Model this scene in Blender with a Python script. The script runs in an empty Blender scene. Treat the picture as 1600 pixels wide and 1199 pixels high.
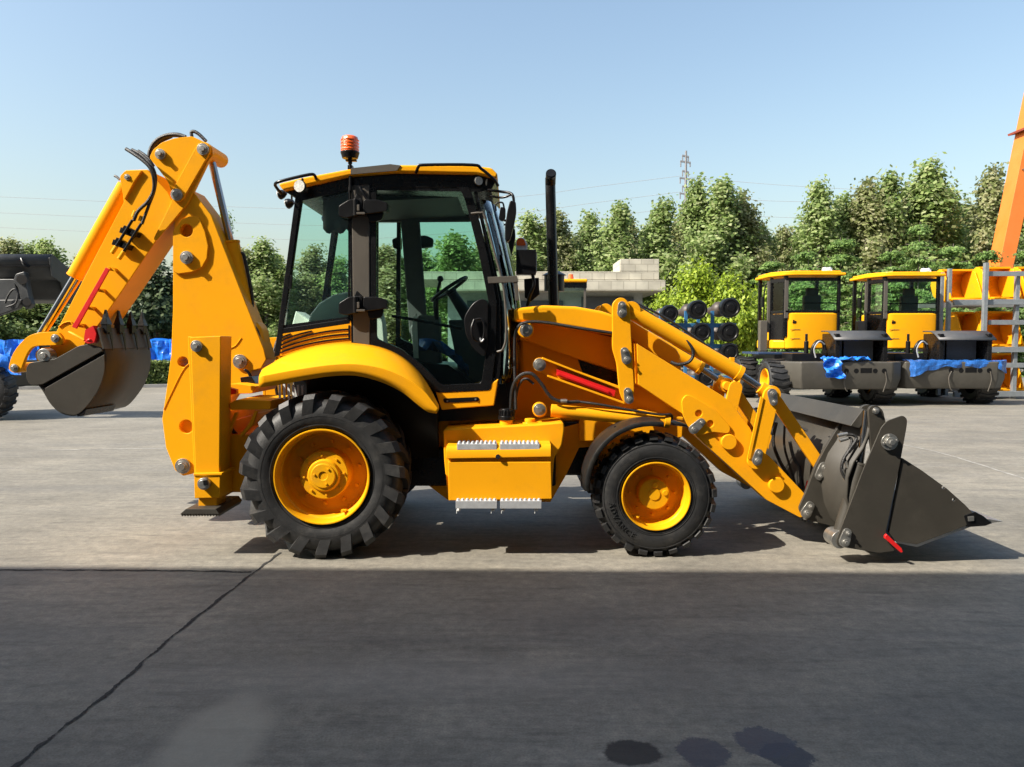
import bpy, bmesh, math, random
import numpy as np
from mathutils import Vector, Matrix
R = math.radians
random.seed(7)
SC = bpy.context.scene
COL = SC.collection

# ------------------------------------------------------------------ camera model
FPX, CX, CY, HCAM = 1180.0, 800.0, 599.5, 1.77
PITCH = math.atan((CY - 532.0) / FPX)
YC = 7.15                                    # the machine's long axis lies on this line

def P(px, py, Y):
    """photo pixel -> point on the plane at distance Y"""
    u, v = (px - CX) / FPX, (CY - py) / FPX
    s, c = math.sin(PITCH), math.cos(PITCH)
    dy = v * s + c
    t = Y / dy
    return Vector((u * t, Y, HCAM + (v * c - s) * t))

def G(px, py, z=0.0):
    u, v = (px - CX) / FPX, (CY - py) / FPX
    s, c = math.sin(PITCH), math.cos(PITCH)
    t = (z - HCAM) / (v * c - s)
    return Vector((u * t, (v * s + c) * t, z))

def PX(n, Y):                                # photo pixels -> metres at distance Y
    return n / FPX * Y

# ------------------------------------------------------------------ materials
def new_mat(name):
    m = bpy.data.materials.new(name)
    m.use_nodes = True
    nt = m.node_tree
    b = nt.nodes['Principled BSDF']
    return m, nt, b

def mat(name, col, rough=0.5, metal=0.0, var=0.12, scale=6.0, bump=0.0, bscale=60.0, coat=0.0, spec=0.5, dirt=None, dirt_amt=0.3, dscale=3.0, rvar=0.1):
    m, nt, b = new_mat(name)
    L = nt.links.new
    tc = nt.nodes.new('ShaderNodeTexCoord')
    n = nt.nodes.new('ShaderNodeTexNoise')
    n.inputs['Scale'].default_value = scale
    n.inputs['Detail'].default_value = 6
    n.inputs['Roughness'].default_value = 0.65
    L(tc.outputs['Object'], n.inputs['Vector'])
    cr = nt.nodes.new('ShaderNodeValToRGB')
    cr.color_ramp.elements[0].position = 0.3
    cr.color_ramp.elements[1].position = 0.7
    cr.color_ramp.elements[0].color = [max(0, c * (1 - var)) for c in col] + [1]
    cr.color_ramp.elements[1].color = [min(1, c * (1 + var)) for c in col] + [1]
    L(n.outputs['Fac'], cr.inputs['Fac'])
    out = cr.outputs['Color']
    if dirt:
        n2 = nt.nodes.new('ShaderNodeTexNoise')
        n2.inputs['Scale'].default_value = dscale
        n2.inputs['Detail'].default_value = 9
        n2.inputs['Roughness'].default_value = 0.75
        L(tc.outputs['Object'], n2.inputs['Vector'])
        r2 = nt.nodes.new('ShaderNodeValToRGB')
        r2.color_ramp.elements[0].position = 0.5
        r2.color_ramp.elements[1].position = 0.75
        r2.color_ramp.elements[0].color = (0, 0, 0, 1)
        r2.color_ramp.elements[1].color = (dirt_amt,) * 3 + (1,)
        L(n2.outputs['Fac'], r2.inputs['Fac'])
        mx = nt.nodes.new('ShaderNodeMix')
        mx.data_type = 'RGBA'
        L(r2.outputs['Color'], mx.inputs['Factor'])
        L(out, mx.inputs['A'])
        mx.inputs['B'].default_value = list(dirt) + [1]
        out = mx.outputs['Result']
    L(out, b.inputs['Base Color'])
    b.inputs['Metallic'].default_value = metal
    b.inputs['Specular IOR Level'].default_value = spec
    b.inputs['Coat Weight'].default_value = coat
    b.inputs['Coat Roughness'].default_value = 0.12
    mr = nt.nodes.new('ShaderNodeMapRange')
    mr.inputs['To Min'].default_value = max(0.02, rough - rvar)
    mr.inputs['To Max'].default_value = min(1, rough + rvar)
    L(n.outputs['Fac'], mr.inputs['Value'])
    L(mr.outputs['Result'], b.inputs['Roughness'])
    if bump:
        n3 = nt.nodes.new('ShaderNodeTexNoise')
        n3.inputs['Scale'].default_value = bscale
        n3.inputs['Detail'].default_value = 4
        L(tc.outputs['Object'], n3.inputs['Vector'])
        bp = nt.nodes.new('ShaderNodeBump')
        bp.inputs['Strength'].default_value = bump
        bp.inputs['Distance'].default_value = 0.01
        L(n3.outputs['Fac'], bp.inputs['Height'])
        L(bp.outputs['Normal'], b.inputs['Normal'])
    return m

def glass_mat(name, tint, refl=0.08):
    m, nt, b = new_mat(name)
    nt.nodes.remove(b)
    L = nt.links.new
    out = nt.nodes['Material Output']
    tr = nt.nodes.new('ShaderNodeBsdfTransparent')
    tr.inputs['Color'].default_value = list(tint) + [1]
    gl = nt.nodes.new('ShaderNodeBsdfGlossy')
    gl.inputs['Roughness'].default_value = 0.02
    gl.inputs['Color'].default_value = (0.9, 0.95, 0.95, 1)
    fr = nt.nodes.new('ShaderNodeFresnel')
    fr.inputs['IOR'].default_value = 1.45
    mx = nt.nodes.new('ShaderNodeMixShader')
    L(fr.outputs['Fac'], mx.inputs['Fac'])
    L(tr.outputs['BSDF'], mx.inputs[1])
    L(gl.outputs['BSDF'], mx.inputs[2])
    L(mx.outputs['Shader'], out.inputs['Surface'])
    return m

def leaf_mat(name, cols, trans=0.35, rough=0.5):
    """foliage: every leaf clump its own tone, light coming through the leaves"""
    m, nt, b = new_mat(name)
    L = nt.links.new
    geo = nt.nodes.new('ShaderNodeNewGeometry')
    cr = nt.nodes.new('ShaderNodeValToRGB')
    e = cr.color_ramp.elements
    while len(e) < len(cols):
        e.new(0.5)
    for i, c in enumerate(cols):
        e[i].position = i / (len(cols) - 1)
        e[i].color = list(c) + [1]
    L(geo.outputs['Random Per Island'], cr.inputs['Fac'])
    L(cr.outputs['Color'], b.inputs['Base Color'])
    b.inputs['Roughness'].default_value = rough
    b.inputs['Specular IOR Level'].default_value = 0.3
    tl = nt.nodes.new('ShaderNodeBsdfTranslucent')
    L(cr.outputs['Color'], tl.inputs['Color'])
    mx = nt.nodes.new('ShaderNodeMixShader')
    mx.inputs['Fac'].default_value = trans
    L(b.outputs['BSDF'], mx.inputs[1])
    L(tl.outputs['BSDF'], mx.inputs[2])
    L(mx.outputs['Shader'], nt.nodes['Material Output'].inputs['Surface'])
    return m

YEL = (0.80, 0.345, 0.007)
M = {}
M['yellow'] = mat('yellow_paint', YEL, 0.45, var=0.03, scale=2.0, coat=0.08, spec=0.06, bump=0.02, bscale=90, dirt=(0.50, 0.24, 0.03), dirt_amt=0.4, dscale=2.2, rvar=0.06)
M['rimyel'] = mat('wheel_yellow', (0.74, 0.345, 0.005), 0.45, var=0.05, scale=6.0, coat=0.08, spec=0.12, dirt=(0.3, 0.18, 0.06), dirt_amt=0.3, dscale=8)
M['dgrey'] = mat('bucket_grey', (0.040, 0.036, 0.029), 0.5, var=0.12, scale=3.0, spec=0.35, bump=0.03, bscale=40, dirt=(0.065, 0.058, 0.047), dirt_amt=0.5, dscale=4)
M['black'] = mat('black_plastic', (0.006, 0.006, 0.0065), 0.34, var=0.2, scale=12, spec=0.3, bump=0.04, bscale=200)
M['satin'] = mat('satin_black_metal', (0.006, 0.006, 0.0065), 0.27, var=0.2, scale=8, spec=0.35)
M['pillar'] = mat('taupe_pillar', (0.085, 0.075, 0.062), 0.4, var=0.06, scale=5)
M['rubber'] = mat('tyre_rubber', (0.015, 0.015, 0.0152), 0.55, var=0.4, scale=9, bump=0.15, bscale=70, dirt=(0.075, 0.070, 0.062), dirt_amt=0.65, dscale=7)
M['hose'] = mat('hose_rubber', (0.012, 0.012, 0.012), 0.45, var=0.3, scale=40, bump=0.5, bscale=160)
M['chrome'] = mat('chrome_rod', (0.38, 0.37, 0.36), 0.2, metal=1.0, var=0.05, scale=5, rvar=0.04)
M['zinc'] = mat('zinc_bolt', (0.40, 0.39, 0.36), 0.38, metal=0.85, var=0.2, scale=30)
M['steelgrey'] = mat('galvanised_tread', (0.42, 0.43, 0.44), 0.5, metal=0.3, var=0.12, scale=25)
M['red'] = mat('red_paint', (0.62, 0.012, 0.012), 0.4, var=0.08, scale=8, coat=0.2)
M['orange_lens'] = mat('orange_lens', (0.90, 0.13, 0.01), 0.2, var=0.15, scale=60, coat=0.6, bump=0.4, bscale=120)
M['white'] = mat('white_plastic', (0.72, 0.72, 0.70), 0.4, var=0.05)
M['lampglass'] = mat('lamp_glass', (0.62, 0.62, 0.58), 0.15, var=0.3, scale=60, coat=0.8, bump=0.4, bscale=150)
M['liner'] = mat('cab_lining', (0.085, 0.09, 0.09), 0.7, var=0.15, scale=10)
M['palegrey'] = mat('pale_cab_trim', (0.72, 0.74, 0.68), 0.55, var=0.08, scale=8)
M['seat'] = mat('seat_fabric', (0.035, 0.037, 0.042), 0.75, var=0.25, scale=40)
M['plastic_wrap'] = mat('clear_wrap', (0.6, 0.63, 0.65), 0.2, var=0.3, scale=25, bump=0.8, bscale=20)
M['bluetarp'] = mat('blue_tarp', (0.015, 0.16, 0.66), 0.35, var=0.3, scale=9, bump=0.7, bscale=14)
M['wrapblue'] = mat('blue_film', (0.02, 0.10, 0.33), 0.25, var=0.3, scale=18, bump=0.6, bscale=24)
M['cabglass'] = glass_mat('green_cab_glass', (0.80, 0.93, 0.87))
M['clearglass'] = glass_mat('clear_glass', (0.86, 0.93, 0.90))
M['fender_black'] = mat('black_mudguard', (0.009, 0.009, 0.0085), 0.42, var=0.3, scale=9, dirt=(0.05, 0.04, 0.028), dirt_amt=0.45, dscale=7)

# ------------------------------------------------------------------ mesh builder
class B:
    def __init__(s):
        s.bm = bmesh.new()
    def face(s, vs):
        try:
            return s.bm.faces.new(vs)
        except ValueError:
            return None
    def poly_prism(s, ring0, ring1, cap0=True, cap1=True):
        a = [s.bm.verts.new(p) for p in ring0]
        b = [s.bm.verts.new(p) for p in ring1]
        n = len(a)
        for i in range(n):
            j = (i + 1) % n
            s.face((a[i], a[j], b[j], b[i]))
        if cap0: s.face(a[::-1])
        if cap1: s.face(b)
        return s
    def plate(s, pts, y0, y1, sm=0):
        """outline in photo pixels on plane y0, real thickness to y1"""
        if sm: pts = smooth_loop(pts, sm)
        q = [P(x, y, y0) for x, y in pts]
        return s.poly_prism(q, [Vector((v.x, y1, v.z)) for v in q])
    def ring(s, outer, inner, y0, y1):
        """closed frame between two pixel outlines of the same length"""
        n = len(outer)
        def vs(pts, y):
            return [s.bm.verts.new(Vector((v.x, y, v.z))) for v in (P(a, c, y0) for a, c in pts)]
        of, inf, ob, inb = vs(outer, y0), vs(inner, y0), vs(outer, y1), vs(inner, y1)
        for i in range(n):
            j = (i + 1) % n
            s.face((of[i], of[j], inf[j], inf[i])); s.face((ob[j], ob[i], inb[i], inb[j]))
            s.face((of[j], of[i], ob[i], ob[j])); s.face((inf[i], inf[j], inb[j], inb[i]))
        return s
    def box(s, c, d, rot=None):
        c, hx = Vector(c), [k / 2 for k in d]
        vs = []
        for sx, sy, sz in ((-1,-1,-1),(1,-1,-1),(1,1,-1),(-1,1,-1),(-1,-1,1),(1,-1,1),(1,1,1),(-1,1,1)):
            v = Vector((sx*hx[0], sy*hx[1], sz*hx[2]))
            if rot: v = rot @ v
            vs.append(s.bm.verts.new(c + v))
        for f in ((3,2,1,0),(4,5,6,7),(0,1,5,4),(1,2,6,5),(2,3,7,6),(3,0,4,7)):
            s.face([vs[i] for i in f])
        return s
    def bar(s, p, q, w, h, up=(0, 1, 0)):
        """square bar from p to q: w across, h along 'up'"""
        p, q = Vector(p), Vector(q)
        d = (q - p).normalized()
        u = Vector(up)
        u = (u - d * u.dot(d)).normalized()
        t = d.cross(u)
        r0 = [p + t*a*w/2 + u*b*h/2 for a, b in ((-1,-1),(1,-1),(1,1),(-1,1))]
        r1 = [v + (q - p) for v in r0]
        return s.poly_prism(r0, r1)
    def cyl(s, p, q, r, r2=None, n=24, caps=True):
        p, q = Vector(p), Vector(q)
        r2 = r if r2 is None else r2
        d = (q - p).normalized()
        u = d.orthogonal().normalized(); t = d.cross(u)
        k = [(math.cos(2*math.pi*i/n), math.sin(2*math.pi*i/n)) for i in range(n)]
        return s.poly_prism([p + u*a*r + t*b*r for a, b in k], [q + u*a*r2 + t*b*r2 for a, b in k], caps, caps)
    def tube(s, pts, r, n=8, smooth=6, closed=False):
        pts = [Vector(p) for p in pts]
        if smooth > 1: pts = catmull(pts, smooth, closed)
        prev = None; rings = []
        N = len(pts)
        u = None
        for i, p in enumerate(pts):
            a = pts[(i-1) % N] if (closed or i > 0) else pts[0]
            b = pts[(i+1) % N] if (closed or i < N-1) else pts[-1]
            d = (b - a).normalized()
            if u is None: u = d.orthogonal().normalized()
            u = (u - d*u.dot(d)).normalized()
            t = d.cross(u)
            rings.append([s.bm.verts.new(p + u*math.cos(2*math.pi*k/n)*r + t*math.sin(2*math.pi*k/n)*r) for k in range(n)])
        for i in range(N if closed else N-1):
            A, C = rings[i], rings[(i+1) % N]
            for k in range(n):
                s.face((A[k], A[(k+1) % n], C[(k+1) % n], C[k]))
        if not closed:
            s.face(rings[0][::-1]); s.face(rings[-1])
        return s
    def lathe(s, prof, cx, cz, y0, n=64, sgn=1, axis='y'):
        """profile [(depth, radius)] turned round an axis along Y"""
        rings = []
        for d, r in prof:
            if r < 1e-4:
                rings.append([s.bm.verts.new((cx, y0 + sgn*d, cz))])
            else:
                rings.append([s.bm.verts.new((cx + r*math.cos(2*math.pi*k/n), y0 + sgn*d, cz + r*math.sin(2*math.pi*k/n))) for k in range(n)])
        for A, C in zip(rings, rings[1:]):
            for k in range(n):
                a0, a1 = A[k % len(A)], A[(k+1) % len(A)]
                c0, c1 = C[k % len(C)], C[(k+1) % len(C)]
                vs = []
                for v in (a0, a1, c1, c0):
                    if v not in vs: vs.append(v)
                if len(vs) > 2: s.face(vs)
        return s
    def sheet(s, rows, thick=None):
        g = [[s.bm.verts.new(p) for p in r] for r in rows]
        for i in range(len(g)-1):
            for j in range(len(g[i])-1):
                s.face((g[i][j], g[i][j+1], g[i+1][j+1], g[i+1][j]))
        return s
    def ball(s, c, r, seg=12, sc=(1,1,1)):
        m = Matrix.Translation(c) @ Matrix.Diagonal((sc[0]*r, sc[1]*r, sc[2]*r, 1))
        bmesh.ops.create_uvsphere(s.bm, u_segments=seg, v_segments=max(6, seg//2), radius=1, matrix=m)
        return s
    def hexa(s, c, r, y0, y1):
        k = [(math.cos(math.pi*i/3+.3), math.sin(math.pi*i/3+.3)) for i in range(6)]
        return s.poly_prism([Vector((c[0]+r*a, y0, c[2]+r*b)) for a, b in k], [Vector((c[0]+r*a, y1, c[2]+r*b)) for a, b in k])
    def obj(s, name, m, parent=None, bevel=0.0, angle=40, mirror=False, solid=0.0, seg=2, sub=0):
        bm = s.bm
        if mirror:
            for v in bm.verts: v.co.y = 2*YC - v.co.y
        bmesh.ops.recalc_face_normals(bm, faces=bm.faces)
        me = bpy.data.meshes.new(name)
        bm.to_mesh(me); bm.free()
        if len(me.polygons):
            me.polygons.foreach_set('use_smooth', [True]*len(me.polygons))
            me.set_sharp_from_angle(angle=R(angle))
        if isinstance(m, str): m = M[m]
        me.materials.append(m)
        o = bpy.data.objects.new(name, me)
        COL.objects.link(o)
        if solid:
            md = o.modifiers.new('solid', 'SOLIDIFY'); md.thickness = solid; md.offset = 0
        if sub:
            md = o.modifiers.new('sub', 'SUBSURF'); md.levels = sub; md.render_levels = sub
        if bevel:
            md = o.modifiers.new('bevel', 'BEVEL'); md.width = bevel; md.segments = seg
            md.limit_method = 'ANGLE'; md.angle_limit = R(35); md.harden_normals = True
        attach(o, parent)
        return o

def attach(o, parent):
    if parent is not None:
        o.parent = parent
        if parent.type == 'EMPTY':
            o.matrix_parent_inverse = Matrix.Translation(-parent.location)

def catmull(pts, k, closed=False):
    out = []; N = len(pts)
    rng = range(N if closed else N-1)
    for i in rng:
        p0 = pts[(i-1) % N] if (closed or i > 0) else pts[i]*2 - pts[i+1]
        p1 = pts[i]; p2 = pts[(i+1) % N]
        p3 = pts[(i+2) % N] if (closed or i < N-2) else p2*2 - p1
        for j in range(k):
            t = j / k
            out.append(0.5*((2*p1) + (p2-p0)*t + (2*p0-5*p1+4*p2-p3)*t*t + (3*p1-p0-3*p2+p3)*t**3))
    if not closed: out.append(pts[-1])
    return out

def smooth_loop(pts, k):
    return [(v.x, v.y) for v in catmull([Vector((x, y, 0)) for x, y in pts], k, True)]

def rounded(pts, r, k=4, only=None):
    """round the corners of a pixel outline"""
    out = []; N = len(pts)
    for i in range(N):
        p = Vector(pts[i]).to_2d(); a = Vector(pts[i-1]).to_2d(); b = Vector(pts[(i+1) % N]).to_2d()
        if only is not None and i not in only:
            out.append(tuple(p)); continue
        ra = min(r, (a-p).length*0.45); rb = min(r, (b-p).length*0.45)
        A = p + (a-p).normalized()*ra; C = p + (b-p).normalized()*rb
        for j in range(k+1):
            t = j / k
            q = A*(1-t)**2 + p*2*t*(1-t) + C*t*t
            out.append(tuple(q))
    return out

def capsule(p, q, r0, r1, n=8):
    """pixel outline of a link with two round ends"""
    p, q = Vector(p).to_2d(), Vector(q).to_2d()
    a = math.atan2(q.y-p.y, q.x-p.x)
    out = []
    for i in range(n+1):
        t = a + math.pi/2 + math.pi*i/n
        out.append((p.x + r0*math.cos(t), p.y + r0*math.sin(t)))
    for i in range(n+1):
        t = a - math.pi/2 + math.pi*i/n
        out.append((q.x + r1*math.cos(t), q.y + r1*math.sin(t)))
    return out

def circ(x, y, r, n=24):
    return [(x + r*math.cos(2*math.pi*i/n), y + r*math.sin(2*math.pi*i/n)) for i in range(n)]

def cut(o, cutter):
    """drill real holes: boolean applied at once, the cutter is thrown away"""
    bmesh.ops.recalc_face_normals(cutter.bm, faces=cutter.bm.faces)
    me = bpy.data.meshes.new('cutter'); cutter.bm.to_mesh(me); cutter.bm.free()
    c = bpy.data.objects.new('cutter', me); COL.objects.link(c)
    md = o.modifiers.new('cut', 'BOOLEAN'); md.object = c; md.operation = 'DIFFERENCE'; md.solver = 'EXACT'
    bev = [m for m in o.modifiers if m.type == 'BEVEL']
    for b in bev: b.show_viewport = False
    dg = bpy.context.evaluated_depsgraph_get()
    dg.update()
    nm = bpy.data.meshes.new_from_object(o.evaluated_get(dg))
    o.modifiers.remove(md)
    for b in bev: b.show_viewport = True
    if len(nm.polygons): o.data = nm
    bpy.data.objects.remove(c)

def tag(o, label, cat, group=None, kind=None):
    if label: o['label'] = label
    if cat: o['category'] = cat
    if group: o['group'] = group
    if kind: o['kind'] = kind
    return o

def thing(name, label, cat, loc=(0,0,0), group=None):
    o = bpy.data.objects.new(name, None); COL.objects.link(o)
    o.location = loc; o.empty_display_size = 0.2
    return tag(o, label, cat, group)

def struct(b, name, m, **k):
    o = b.obj(name, m, **k); o['kind'] = 'structure'; return o

def copy_tree(o, parent=None):
    c = o.copy(); COL.objects.link(c)
    if parent is not None:
        c.parent = parent; c.matrix_parent_inverse = o.matrix_parent_inverse.copy()
    for ch in list(o.children): copy_tree(ch, c)
    return c
# =================================================================== the backhoe loader
ROOT = thing('backhoe_loader', 'yellow backhoe loader standing side on in the foreground with grey front and rear buckets', 'backhoe loader', (-0.2, YC, 0))

def pins(items, parent, name='pin', m='zinc', mirror=False):
    """round pins: (px, py, Y face, r px, length); a washer and a bolt head on a collar"""
    for px, py, Y, r, ln in items:
        b = B()
        c = P(px, py, Y); rr = PX(r, Y)
        ln *= .6
        b.cyl((c.x, Y+0.01, c.z), (c.x, Y-ln*0.45, c.z), rr, n=20)
        b.cyl((c.x, Y-ln*0.45, c.z), (c.x, Y-ln*0.6, c.z), rr*0.72, n=20)
        b.hexa(c, rr*0.52, Y-ln*0.6, Y-ln)
        b.obj(name, m, parent, bevel=0.002, mirror=mirror)

def keeper(p, q, Y, parent, r=7.5, mirror=False, big=True):
    """galvanised keeper plate with two bolts"""
    b = B()
    b.plate(capsule(p, q, r*0.82, r), Y-0.012, Y+0.004)
    for (x, y), k in ((p, .42), (q, .62)):
        c = P(x, y, Y); rr = PX(r*k, Y)
        b.cyl((c.x, Y-0.01, c.z), (c.x, Y-0.026, c.z), rr, n=16)
        b.hexa(c, rr*0.6, Y-0.026, Y-0.042)
    b.obj('keeper_plate', 'zinc', parent, bevel=0.002, mirror=mirror)

# ------------------------------------------------------------------ wheels
def lug(b, cx, cz, th, st, w, w2=None):
    rings = []
    for (yo, ro, yi, ri, dt) in st:
        a = th + dt
        u = Vector((math.cos(a), 0, math.sin(a))); t = Vector((-math.sin(a), 0, math.cos(a)))
        c0 = Vector((cx, yo, cz)) + u*ro; c1 = Vector((cx, yi, cz)) + u*ri
        k = w*1.22
        rings.append([b.bm.verts.new(v) for v in (c0 - t*w/2, c0 + t*w/2, c1 + t*k/2, c1 - t*k/2)])
    for A, C in zip(rings, rings[1:]):
        for k in range(4):
            b.face((A[k], A[(k+1) % 4], C[(k+1) % 4], C[k]))
    b.face(rings[0]); b.face(rings[-1][::-1])

def wheel(cx, Rw, Y0, W, nl, kind, mirror):
    cz = Rw
    s = 1.0
    if kind == 'rear':
        prof = [(.235,.378),(.06,.382),(.028,.40),(.006,.45),(.0,.505),(.012,.56),(.035,.60),(.075,.624),(.14,.634),(.24,.637)]
        rim = [(.012,.388),(.0,.385),(.0,.376),(.008,.372),(.05,.364),(.10,.359),(.112,.348),(.215,.340),(.237,.315),(.245,.25),(.245,.0)]
    else:
        prof = [(.19,.268),(.05,.272),(.022,.285),(.004,.33),(.0,.37),(.008,.42),(.03,.455),(.065,.475),(.12,.482),(.19,.484)]
        rim = [(.01,.281),(.0,.279),(.0,.272),(.008,.268),(.05,.262),(.085,.258),(.094,.250),(.18,.244),(.2,.225),(.205,.18),(.205,.0)]
    full = [(d, r) for d, r in prof] + [(W-d, r) for d, r in prof[::-1][1:]]
    bw = B(); bw.lathe([(Y*1.0, r) for Y, r in rim], cx, cz, Y0, 72)
    wh = bw.obj('wheel', 'rimyel', ROOT, angle=30, mirror=mirror)
    bt = B(); bt.lathe(full, cx, cz, Y0, 96)
    # raised bead and shoulder lines on the sidewall
    for rr, dd, hh in (((.415, .022, .004), (.535, .001, .004)) if kind == 'rear' else ((.30, .014, .003), (.432, .008, .004), (.40, .002, .003)))[:3] if False else []:
        pass
    if kind == 'rear':
        rl = ((.492, .004), (.42, .018))
    else:
        rl = ((.428, .010), (.305, .012), (.318, .007))
    for rr, dd in rl:
        bt.lathe([(dd+.012, rr-.006), (dd-.004, rr-.003), (dd-.004, rr+.003), (dd+.012, rr+.007)], cx, cz, Y0, 96)
    for k in range(nl):
        th = 2*math.pi*k/nl + 0.05
        for side in (0, 1):
            if kind == 'rear':
                st = [(.004,.495,.04,.485,.09),(-.004,.545,.05,.53,.06),(-.010,.63,.06,.60,.015),(.022,.668,.08,.615,.0),(.12,.675,.13,.62,-.06),(.262,.677,.262,.62,-.21)]
                w = .088
            else:
                st = [(.006,.462,.04,.44,0),(.012,.492,.05,.46,0),(.035,.502,.06,.46,0),(.095,.505,.095,.47,.02),(.135,.505,.135,.47,.05)]
                w = .064
            o = 0 if side == 0 else math.pi/nl
            st2 = [((Y0+a if side == 0 else Y0+W-a), r0, (Y0+c if side == 0 else Y0+W-c), r1, dt) for a, r0, c, r1, dt in st]
            lug(bt, cx, cz, th+o, st2, w)
        if kind == 'front':
            st2 = [(Y0+.14,.505,Y0+.14,.47,.05),(Y0+.19,.505,Y0+.19,.47,.0),(Y0+.25,.505,Y0+.25,.47,.07)]
            lug(bt, cx, cz, th+.11, st2, .055)
    bt.obj('tyre', 'rubber', wh, angle=32, mirror=mirror)
    bh = B()
    if kind == 'rear':
        bh.lathe([(.245,.205),(.10,.20),(.09,.192),(.088,.135),(.075,.13),(.062,.122),(.06,.10),(.05,.096),(.05,.036),(.058,.034),(.058,.0)], cx, cz, Y0, 48)
        for k in range(10):
            a = 2*math.pi*k/10 + .2
            bh.cyl((cx+.262*math.cos(a), Y0+.25, cz+.262*math.sin(a)), (cx+.262*math.cos(a), Y0+.22, cz+.262*math.sin(a)), .017, n=6)
        for k in range(8):
            a = 2*math.pi*k/8 + .1
            bh.cyl((cx+.163*math.cos(a), Y0+.1, cz+.163*math.sin(a)), (cx+.163*math.cos(a), Y0+.076, cz+.163*math.sin(a)), .010, n=6)
        for k in range(3):
            a = 2*math.pi*k/3 + .9
            bh.cyl((cx+.07*math.cos(a), Y0+.06, cz+.07*math.sin(a)), (cx+.07*math.cos(a), Y0+.04, cz+.07*math.sin(a)), .010, n=6)
    else:
        bh.lathe([(.205,.135),(.10,.13),(.09,.122),(.088,.05),(.082,.048),(.082,.0)], cx, cz, Y0, 40)
        for a0, rr in ((.15, .09), (1.5, .08)):
            bh.cyl((cx+rr*math.cos(a0), Y0+.1, cz+rr*math.sin(a0)), (cx+rr*math.cos(a0), Y0+.075, cz+rr*math.sin(a0)), .022, n=16)
        for k in range(8):
            a = 2*math.pi*k/8
            bh.cyl((cx+.185*math.cos(a), Y0+.19, cz+.185*math.sin(a)), (cx+.185*math.cos(a), Y0+.155, cz+.185*math.sin(a)), .013, n=6)
    bh.obj('hub', 'rimyel', wh, bevel=.002, angle=30, mirror=mirror)
    bv = B()                                                  # valve guard on the rim well
    a = R(-62) if kind == 'rear' else R(-128)
    rr = .335 if kind == 'rear' else .236
    c = Vector((cx + rr*math.cos(a), Y0+.09, cz + rr*math.sin(a)))
    bv.cyl(c, c + Vector((0, -.07, .012)), .008, n=8)
    bv.box(c + Vector((0, .0, .006)), (.04, .05, .012))
    bv.obj('valve', 'rimyel', wh, mirror=mirror)
    return wh

RX = P(503, 742, 6.02).x
FX = P(1026, 772, 6.05).x
for mir in (False, True):
    wheel(RX, .675, 6.0, .48, 19, 'rear', mir)
    w_ = wheel(FX, .505, 6.06, .38, 24, 'front', mir)
    if not mir: FRONT = w_

# raised lettering on the front tyre's sidewall
def letter_mesh(ch, size, depth):
    cu = bpy.data.curves.new('lettering', 'FONT'); cu.body = ch; cu.size = size; cu.extrude = depth; cu.align_x = 'CENTER'; cu.align_y = 'CENTER'
    o = bpy.data.objects.new('lettering', cu); COL.objects.link(o)
    dg = bpy.context.evaluated_depsgraph_get(); dg.update()
    me = bpy.data.meshes.new_from_object(o.evaluated_get(dg))
    bpy.data.objects.remove(o)
    return me
bl = B()
word = 'ADVANCE'
for i, ch in enumerate(word):
    a = R(190 + i*8.2)
    me = letter_mesh(ch, .062, .004)
    c = Vector((FX + .372*math.cos(a), 6.058, .505 + .372*math.sin(a)))
    rot = Matrix.Rotation(-(a + math.pi/2), 4, 'Y') @ Matrix.Rotation(R(90), 4, 'X')
    me.transform(Matrix.Translation(c) @ rot)
    bl.bm.from_mesh(me)
bl.obj('lettering', 'rubber', FRONT)

# ------------------------------------------------------------------ axles and chassis
b = B()
b.cyl((RX, 6.45, .66), (RX, 7.85, .66), .10)
b.ball((RX, YC, .66), .26, 16)
b.cyl((RX, 6.42, .66), (RX, 6.5, .66), .2)
b.obj('axle', 'rimyel', ROOT, angle=30)
b = B()
b.cyl((FX, 6.4, .505), (FX, 7.9, .505), .075)
b.ball((FX, YC, .505), .19, 16)
b.box((FX, YC, .70), (.22, .5, .25))
b.obj('axle', 'rimyel', ROOT, angle=30)

b = B()
b.plate([(600,640),(690,640),(700,668),(880,668),(1000,640),(1070,655),(1062,690),(905,700),(885,742),(860,785),(700,782),(660,752),(600,740)], 6.86, 7.44)
b.plate([(905,640),(1068,652),(1066,684),(905,690)], 6.80, 6.86)
b.plate([(640,600),(805,600),(805,668),(640,690)], 6.70, 7.6)
ch = b.obj('chassis', 'yellow', ROOT, bevel=.008)
b = B()                                                       # dark engine bay floor and gearbox under the frame
b.box((-.35, YC, .62), (1.5, .7, .35))
b.box((.35, YC, .78), (.9, .55, .5))
b.obj('gearbox', 'satin', ROOT, bevel=.02)

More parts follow.
